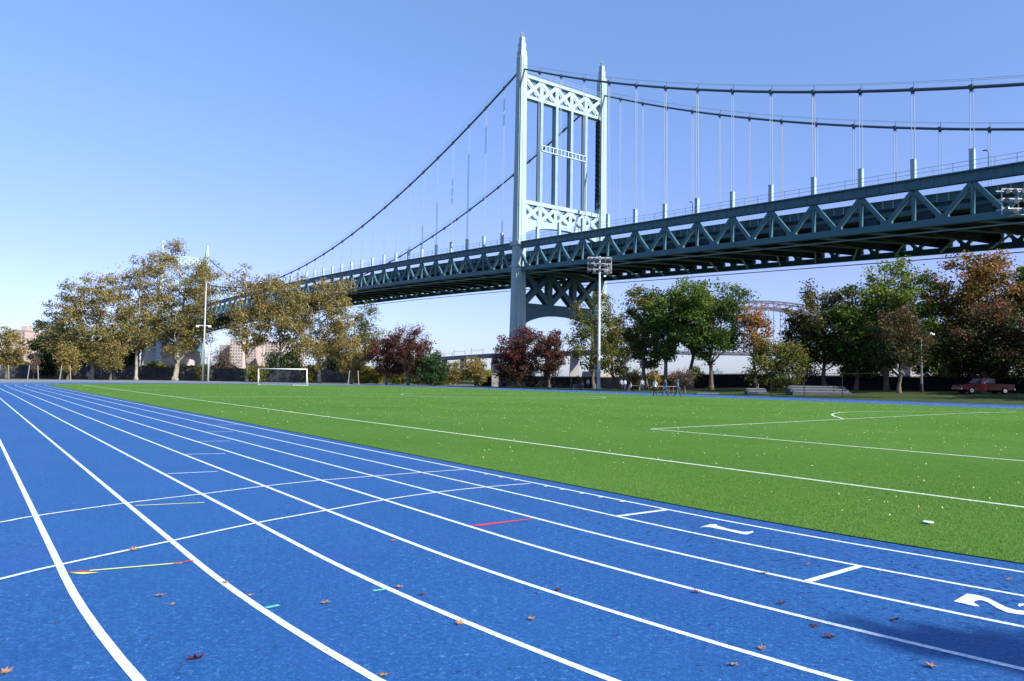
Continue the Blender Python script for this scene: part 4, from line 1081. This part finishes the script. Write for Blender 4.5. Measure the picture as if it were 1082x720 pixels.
# ------------------------------------------------------------------ pickup
def pickup():
    Y = 84.0; x = at(1039, Y); r = empty('pickup_truck', (x, Y, zg(x, Y)), R(180)); tag(r, 'dark red pickup truck parked under the trees before the black fence', 'pickup truck')
    # local +x is the front (faces the left of the photo)
    b = MB(); prof = [(-2.85, .55), (-2.85, 1.12), (-.95, 1.12), (-.95, 1.14), (1.15, 1.14), (2.55, 1.02), (2.85, .86), (2.88, .5), (2.45, .42), (-2.5, .42)]
    b.prism(prof, 'y', -.95, .95); b.build('body', M['truck'], r, bevel=.06)
    c = MB(); cp = [(-.85, 1.13), (-.80, 1.70), (-.55, 1.78), (.45, 1.78), (.65, 1.72), (1.20, 1.13)]; 
    c.prism(cp, 'y', -.80, .80); c.build('cab', M['truck'], r, bevel=.05)
    g_ = MB(); 
    for s in (-1, 1): g_.prism([(-.70, 1.2), (-.66, 1.66), (.10, 1.69), (.10, 1.2)], 'y', s*.806-.004, s*.806+.004); g_.prism([(.18, 1.2), (.18, 1.69), (.52, 1.66), (1.0, 1.2)], 'y', s*.806-.004, s*.806+.004)
    g_.add([(1.17, -.7, 1.2), (1.17, .7, 1.2), (.72, .66, 1.68), (.72, -.66, 1.68)], [(0, 1, 2, 3)]); g_.build('window', M['glass'], r)
    bed = MB(); bed.box((-1.9, 0, 1.125), (1.75, 1.6, .02)); bed.build('bed_liner', M['black'], r)
    for sx in (-1.8, 1.85):
        for sy in (-.86, .86):
            wh = MB(); wh.tube([(sx, sy-.13, .38), (sx, sy+.13, .38)], .38, 18); wo_ = wh.build('wheel', M['tyre'], r, smooth=False)
            rm = MB(); e = 1 if sy > 0 else -1; rm.tube([(sx, sy+e*.11, .38), (sx, sy+e*.145, .38)], .22, 12); rm.build('rim', M['chrome'], wo_)
    for sy in (-.68, .68):
        h_ = MB(); h_.box((2.86, sy, .84), (.06, .36, .16)); h_.build('headlight', M['lens'], r)
        t_ = MB(); t_.box((-2.87, sy*1.2, .95), (.04, .16, .3)); t_.build('tail_light', M['red'], r)
    bp_ = MB(); bp_.box((2.93, 0, .55), (.12, 1.85, .18)); bp_.build('bumper', M['chrome'], r); bp2 = MB(); bp2.box((-2.92, 0, .55), (.12, 1.8, .16)); bp2.build('bumper', M['chrome'], r)
    mi = MB(); 
    for s in (-1, 1): mi.box((.95, s*1.02, 1.25), (.12, .2, .18))
    mi.build('mirror', M['black'], r)
pickup()

# ------------------------------------------------------------------ people
def person(u, Y, rz, label, shirt, legs, hair, pose='walk', skinc=(.25, .14, .09), H=1.76, ph=1, kid=False):
    x = at(u, Y); r0 = H/1.76
    sit = pose == 'sit'
    dz = -.45 if sit else 0
    V = []; E = []; RD = []
    def P(x_, y_, z_, r, par=None):
        V.append((x_*r0, y_*r0, (z_+dz)*r0 if z_ > .6 or not sit else z_*r0)); RD.append(r*r0)
        if par is not None: E.append((par, len(V)-1))
        return len(V)-1
    # y- is forward
    st = .26*ph if pose == 'walk' else .04
    pel = P(0, 0, .95, .155); wst = P(0, 0, 1.10, .135, pel); ch = P(0, -.01, 1.30, .165, wst); nk0 = P(0, .01, 1.45, .085, ch); nk = P(0, 0, 1.53, .058, nk0)
    hd0 = P(0, -.015, 1.60, .082, nk); hd = P(0, -.01, 1.68, .098, hd0); hd2 = P(0, 0, 1.73, .075, hd)
    nose = P(0, -.105, 1.64, .018, hd)
    for s in (-1, 1): P(s*.088, 0, 1.65, .02, hd)
    for s in (-1, 1):
        f = st*s
        hip = P(s*.09, 0, .90, .115, pel)
        if sit:
            kn = P(s*.12, -.42, .50, .072, hip); V[-1] = (s*.12*r0, -.42*r0, .50*r0); an = P(s*.12, -.45, .10, .045, kn); V[-1] = (s*.12*r0, -.45*r0, .10*r0); P(s*.12, -.60, .04, .038, an); V[-1] = (s*.12*r0, -.6*r0, .04*r0)
        else:
            kb = .05 if f < 0 else -.02
            kn = P(s*.095, -f*.55-.05, .50, .068, hip); an = P(s*.095, -f+(.12 if f < 0 else 0), .10 if f >= 0 else .13, .043, kn); P(s*.10, -f-.14+(.12 if f < 0 else 0), .038, .038, an)
        sh = P(s*.19, 0, 1.41, .066, ch); el = P(s*.25, f*.45+.03, 1.14, .044, sh)
        wr = P(s*.25, f*.9-.06 if not sit else -.28, .92 if not sit else .98, .030, el); pm = P(s*.245, f*.95-.09 if not sit else -.34, .85 if not sit else .96, .034, wr)
        bx, by, bz = V[-1]
        for k, (ox, ln) in enumerate(((-.028, .075), (-.010, .09), (.010, .085), (.028, .065))):
            V.append((bx+ox*.4, by+ox-.01, bz-ln*.5)); RD.append(.010); E.append((pm, len(V)-1)); V.append((bx+ox*.4-s*.012, by+ox-.02, bz-ln)); RD.append(.008); E.append((len(V)-2, len(V)-1))
        V.append((bx-s*.01, by-.045, bz-.01)); RD.append(.010); E.append((pm, len(V)-1))
    me = bpy.data.meshes.new('person'); me.from_pydata(V, E, []); tmp = bpy.data.objects.new('tmp', me); COL.objects.link(tmp)
    sk = tmp.modifiers.new('skin', 'SKIN'); sk.use_smooth_shade = True
    for i, rr in enumerate(RD): me.skin_vertices[0].data[i].radius = (rr, rr)
    me.skin_vertices[0].data[0].use_root = True
    ss = tmp.modifiers.new('sub', 'SUBSURF'); ss.levels = 2; ss.render_levels = 2
    dg = bpy.context.evaluated_depsgraph_get(); dg.update()
    nm = bpy.data.meshes.new_from_object(tmp.evaluated_get(dg)); bpy.data.objects.remove(tmp)
    o = bpy.data.objects.new('person', nm); COL.objects.link(o)
    nm.materials.clear()
    ms = [mat('skin', skinc, .6), mat('shirt', shirt, .9), mat('trousers', legs, .9), mat('shoes', (.03, .03, .03), .7)]
    for m_ in ms: nm.materials.append(m_)
    for p in nm.polygons:
        z = (p.center.z/r0-dz) if sit and p.center.z > .55*r0 else p.center.z/r0; xx = abs(p.center.x)/r0
        if z > 1.47: k = 0
        elif z > .98 and not (xx > .2 and z < (1.2 if kid else .98)): k = 1
        elif xx > .20: k = 0 if z < .93 or kid else 1
        elif z > .09: k = 2
        else: k = 3
        if sit and p.center.z < .62*r0: k = 2 if p.center.z > .09 else 3
        p.material_index = k; p.use_smooth = True
    o.location = (x, Y, zg(x, Y)+.004); o.rotation_euler = (0, 0, rz)
    hm = MB(); zt = (1.70+dz)*r0
    # hair cap
    n = 10; vs = []; fs = []
    for i in range(5):
        a = i/4*1.45
        for k in range(n):
            b = 2*math.pi*k/n; rr = math.sin(a)*.112*r0; vs.append((math.cos(b)*rr, math.sin(b)*rr+.012, zt-.01+math.cos(a)*.105*r0-(.05*r0 if math.sin(b) > .2 and i == 4 else 0)))
    for i in range(4):
        for k in range(n): fs.append((i*n+k, i*n+(k+1) % n, (i+1)*n+(k+1) % n, (i+1)*n+k))
    hm.add(vs, fs); hm.build('hair', mat('hair', hair, .8), o, smooth=True)
    fc = MB()
    for s in (-1, 1): fc.box((s*.035*r0, -.092*r0, (1.672+dz)*r0), (.02, .012, .012))
    fc.box((0, -.092*r0, (1.595+dz)*r0), (.045, .01, .01)); fc.build('eyes_and_mouth', mat('face_dark', (.05, .02, .02), .6), o)
    tag(o, label, 'person')
    return o
navy = (.03, .05, .13)
person(692.5, 77.0, R(-60), 'person walking in a white shirt and black shorts, leftmost of the three walkers', (.62, .64, .68), (.03, .03, .04), (.03, .02, .015), ph=1, kid=True)
person(703.5, 76.0, R(-65), 'person walking in dark blue tracksuit, middle of the three at the field edge', (.05, .08, .19), navy, (.02, .015, .01), ph=-1)
person(716.5, 76.0, R(60), 'person walking in blue jacket and dark trousers, rightmost of the three at the field edge', (.06, .10, .22), (.03, .04, .09), (.03, .02, .01), ph=1)
crowd = [(604, 118, 'stand', (.05, .05, .06), 'person in black standing far left of the floodlight mast'),
 (616, 116, 'sit', (.20, .20, .22), 'person in grey sitting just left of the mast at the fence'),
 (622, 117, 'stand', (.35, .36, .38), 'person in light grey standing left of the mast'),
 (645, 112, 'stand', (.06, .06, .07), 'person in dark clothes standing just right of the mast'),
 (657, 108, 'stand', (.50, .52, .55), 'person in a white shirt standing by the crowd table'),
 (661, 107, 'stand', (.30, .40, .52), 'person in pale blue standing in the middle of the crowd'),
 (667, 107, 'sit', (.50, .50, .50), 'person in pale grey sitting beside the crowd table'),
 (679, 106, 'stand', (.42, .42, .44), 'person in grey shirt standing right of the crowd table'),
 (684, 105, 'walk', (.10, .10, .12), 'person in black walking at the right end of the crowd')]
def stool(x, Y):
    pass
for k, (u, Y, pose, c, lab) in enumerate(crowd):
    person(u, Y, R(-120+k*67), lab, c, (.05, .05, .07), (.03, .02, .015), pose)
    if pose == 'sit':
        x = at(u, Y); r = empty('stool', (x, Y, zg(x, Y))); tag(r, 'small dark stool under the seated person '+('left of the mast' if u < 633 else 'beside the crowd table'), 'stool')
        m = MB(); m.tube([(0, 0, .38), (0, 0, .42)], .2, 12); m.build('seat', M['black'], r)
        for q in range(3):
            m = MB(); a = q*2.09; m.tube([(.12*math.cos(a), .12*math.sin(a), .38), (.18*math.cos(a), .18*math.sin(a), 0)], .015, 5); m.build('leg', M['black'], r)

# ------------------------------------------------------------------ things on the ground
m = MB(); m.tube([(0, 0, 0), (0, 0, .006), (0, 0, .010), (0, 0, .012)], [.060, .060, .055, .03], 18)
x, y = 4.82, 8.80
tag(m.build('marker_disc', M['white'], loc=(x, y, .022), smooth=False), 'round white marker disc lying on the green field', 'marker disc')

def maple(x, y, size, rz, label, m='leafdry', curl=1.0, seed=0):
    rg = random.Random(seed)
    lob = [(0, 1.0), (22, .42), (48, .85), (72, .40), (100, .72), (130, .34), (150, .40), (172, .18), (180, .10)]
    pts = [(a, r) for a, r in lob]+[(360-a, r) for a, r in lob[::-1][1:-1]]
    top = []; bot = []
    for a, rr in pts:
        q = R(a); xx = rr*math.sin(q)*size; yy = rr*math.cos(q)*size; z = curl*size*(.35*rr*rr*rg.uniform(.5, 1.3)+.05)
        top.append((xx, yy, z+.004)); bot.append((xx, yy, z))
    n = len(top); V = top+bot+[(0, 0, .006), (0, 0, .002)]; Fc = []
    for i in range(n):
        j = (i+1) % n; Fc += [(i, 2*n, j), (j+n, 2*n+1, i+n), (i, j, j+n, i+n)]
    b = MB(); b.add(V, Fc); b.tube([(0, 0, .006), (.02*size, -.5*size, .12*size), (0, -.95*size, .3*size)], [.0018, .0015, .0012], 4)
    o = b.build('maple_leaf', M[m], loc=(x, y, zg(x, y)+.006)); o.rotation_euler = (rg.uniform(-.2, .2), rg.uniform(-.2, .2), rz)
    tag(o, label, 'leaf', 'dry leaves lying on the blue track'); return o
LV = [(-3.21, 6.56, .045, 'orange leaf left of the yellow mark on the stagger line'), (-2.36, 5.23, .042, 'small tan leaf in the lane below the yellow mark'),
 (-1.65, 4.10, .065, 'big dark brown leaf at the bottom left of the track'), (-2.20, 5.04, .02, 'tiny tan scrap right of the small tan leaf below the yellow mark'), (-2.06, 5.60, .028, 'pinkish leaf lying on the second lane line from the left'),
 (-1.77, 5.30, .022, 'little pale scrap right of the second lane line above the green dash'), (-1.23, 5.17, .040, 'upturned tan leaf between second and third lane line'), (-2.50, 3.85, .040, 'tan leaf at the bottom left corner'),
 (-1.08, 7.20, .040, 'grey brown curled leaf below the fourth lane line'), (-.79, 5.61, .035, 'orange leaf right of the small green dash'), (-.61, 5.42, .03, 'thin dark twig like leaf below the third lane line'),
 (-.30, 4.80, .038, 'orange leaf touching the third lane line'), (-.62, 3.94, .034, 'tan leaf near the bottom between second and third line'), (.15, 4.94, .036, 'orange leaf in the middle of the lane at picture centre'),
 (.36, 5.64, .036, 'dark speckled leaf touching the fourth lane line'), (1.39, 5.67, .038, 'dark brown leaf just under the fifth lane line'), (2.11, 6.31, .036, 'bright orange leaf lying on the sixth lane line'),
 (2.60, 6.67, .03, 'pale orange leaf above the short white bar'), (1.93, 5.43, .042, 'dark brown leaf right of centre between fifth and sixth line'), (1.97, 4.93, .03, 'black twig like leaf near the fifth line'),
 (1.98, 4.73, .048, 'upright orange star shaped leaf below the black twig like leaf'), (1.23, 4.21, .036, 'yellow brown leaf near the bottom right of centre'), (1.48, 4.48, .034, 'small pinkish brown leaf above the yellow brown one'),
 (2.35, 4.26, .048, 'large curled tan leaf at the edge of the shadow'), (2.57, 5.11, .042, 'dark red brown leaf left of the shadow'), (4.10, 6.29, .035, 'dull tan leaf at the right edge in lane one')]
for k, (x, y, s, lab) in enumerate(LV):
    dk = any(q in lab for q in ('dark', 'black'))
    maple(x, y, s, k*1.7, lab, 'leafdark' if dk else 'leafdry', 1.1, k)

# tree standing behind the camera on the right: its shadow falls across the lower right corner
def shade_tree():
    # crown tip placed up-sun of the corner of the track
    tx, ty = 2.60, 4.62                       # where the shadow tip lies
    hz = 9.0; k = hz/math.tan(SUN_EL)
    cx = tx+math.sin(SUN_AZ)*k; cy = ty+math.cos(SUN_AZ)*k
    rn = np.random.default_rng(3)
    root = empty('roadside_tree', (cx+2.75, cy-1.05, 0)); tag(root, 'leafy tree standing behind the camera on the right, seen only by its shadow', 'tree')
    ox, oy = 2.9, -1.2
    b = MB(); b.tube([(0, 0, 0), (-.1, .1, 3), (0, 0, 6.5), (-.4, .2, 9)], [.28, .22, .17, .08], 8)
    for i in range(12):
        a = i*2.4; b.tube([(0, 0, 4.5+i*.3), (1.6*math.cos(a), 1.6*math.sin(a), 7+i*.25)], [.08, .02], 5)
    b.tube([(0, 0, 6), (-1.6, .7, 8.0), (-2.7, 1.1, 9.0)], [.10, .05, .02], 5)
    b.build('trunk', M['bark'], root)
    N = 9000; c = rn.normal(0, 1, (N, 3)); c /= np.linalg.norm(c, axis=1)[:, None]; c *= (rn.random(N)**.4)[:, None]*np.array([[2.2, 2.0, 2.4]]); c[:, 2] += 7.8
    N2 = 2200; c2 = rn.normal(0, .20, (N2, 3)); t = rn.random(N2)[:, None]; c2 = c2*(.6+t*1.1)+np.array([[-2.75, 1.15, 9.0]])*(1-t)+np.array([[-1.5, .6, 8.3]])*t
    c = np.concatenate([c, c2]); N = len(c)
    a = rn.normal(0, 1, (N, 3)); a /= np.linalg.norm(a, axis=1)[:, None]; d = np.cross(a, rn.normal(0, 1, (N, 3))); d /= np.linalg.norm(d, axis=1)[:, None]
    V = np.stack([c-a*.09, c-d*.06, c+a*.09, c+d*.06], 1); fast_mesh('crown', V.reshape(-1, 3), 4, LM['green'], rn.random(N), root)
shade_tree()
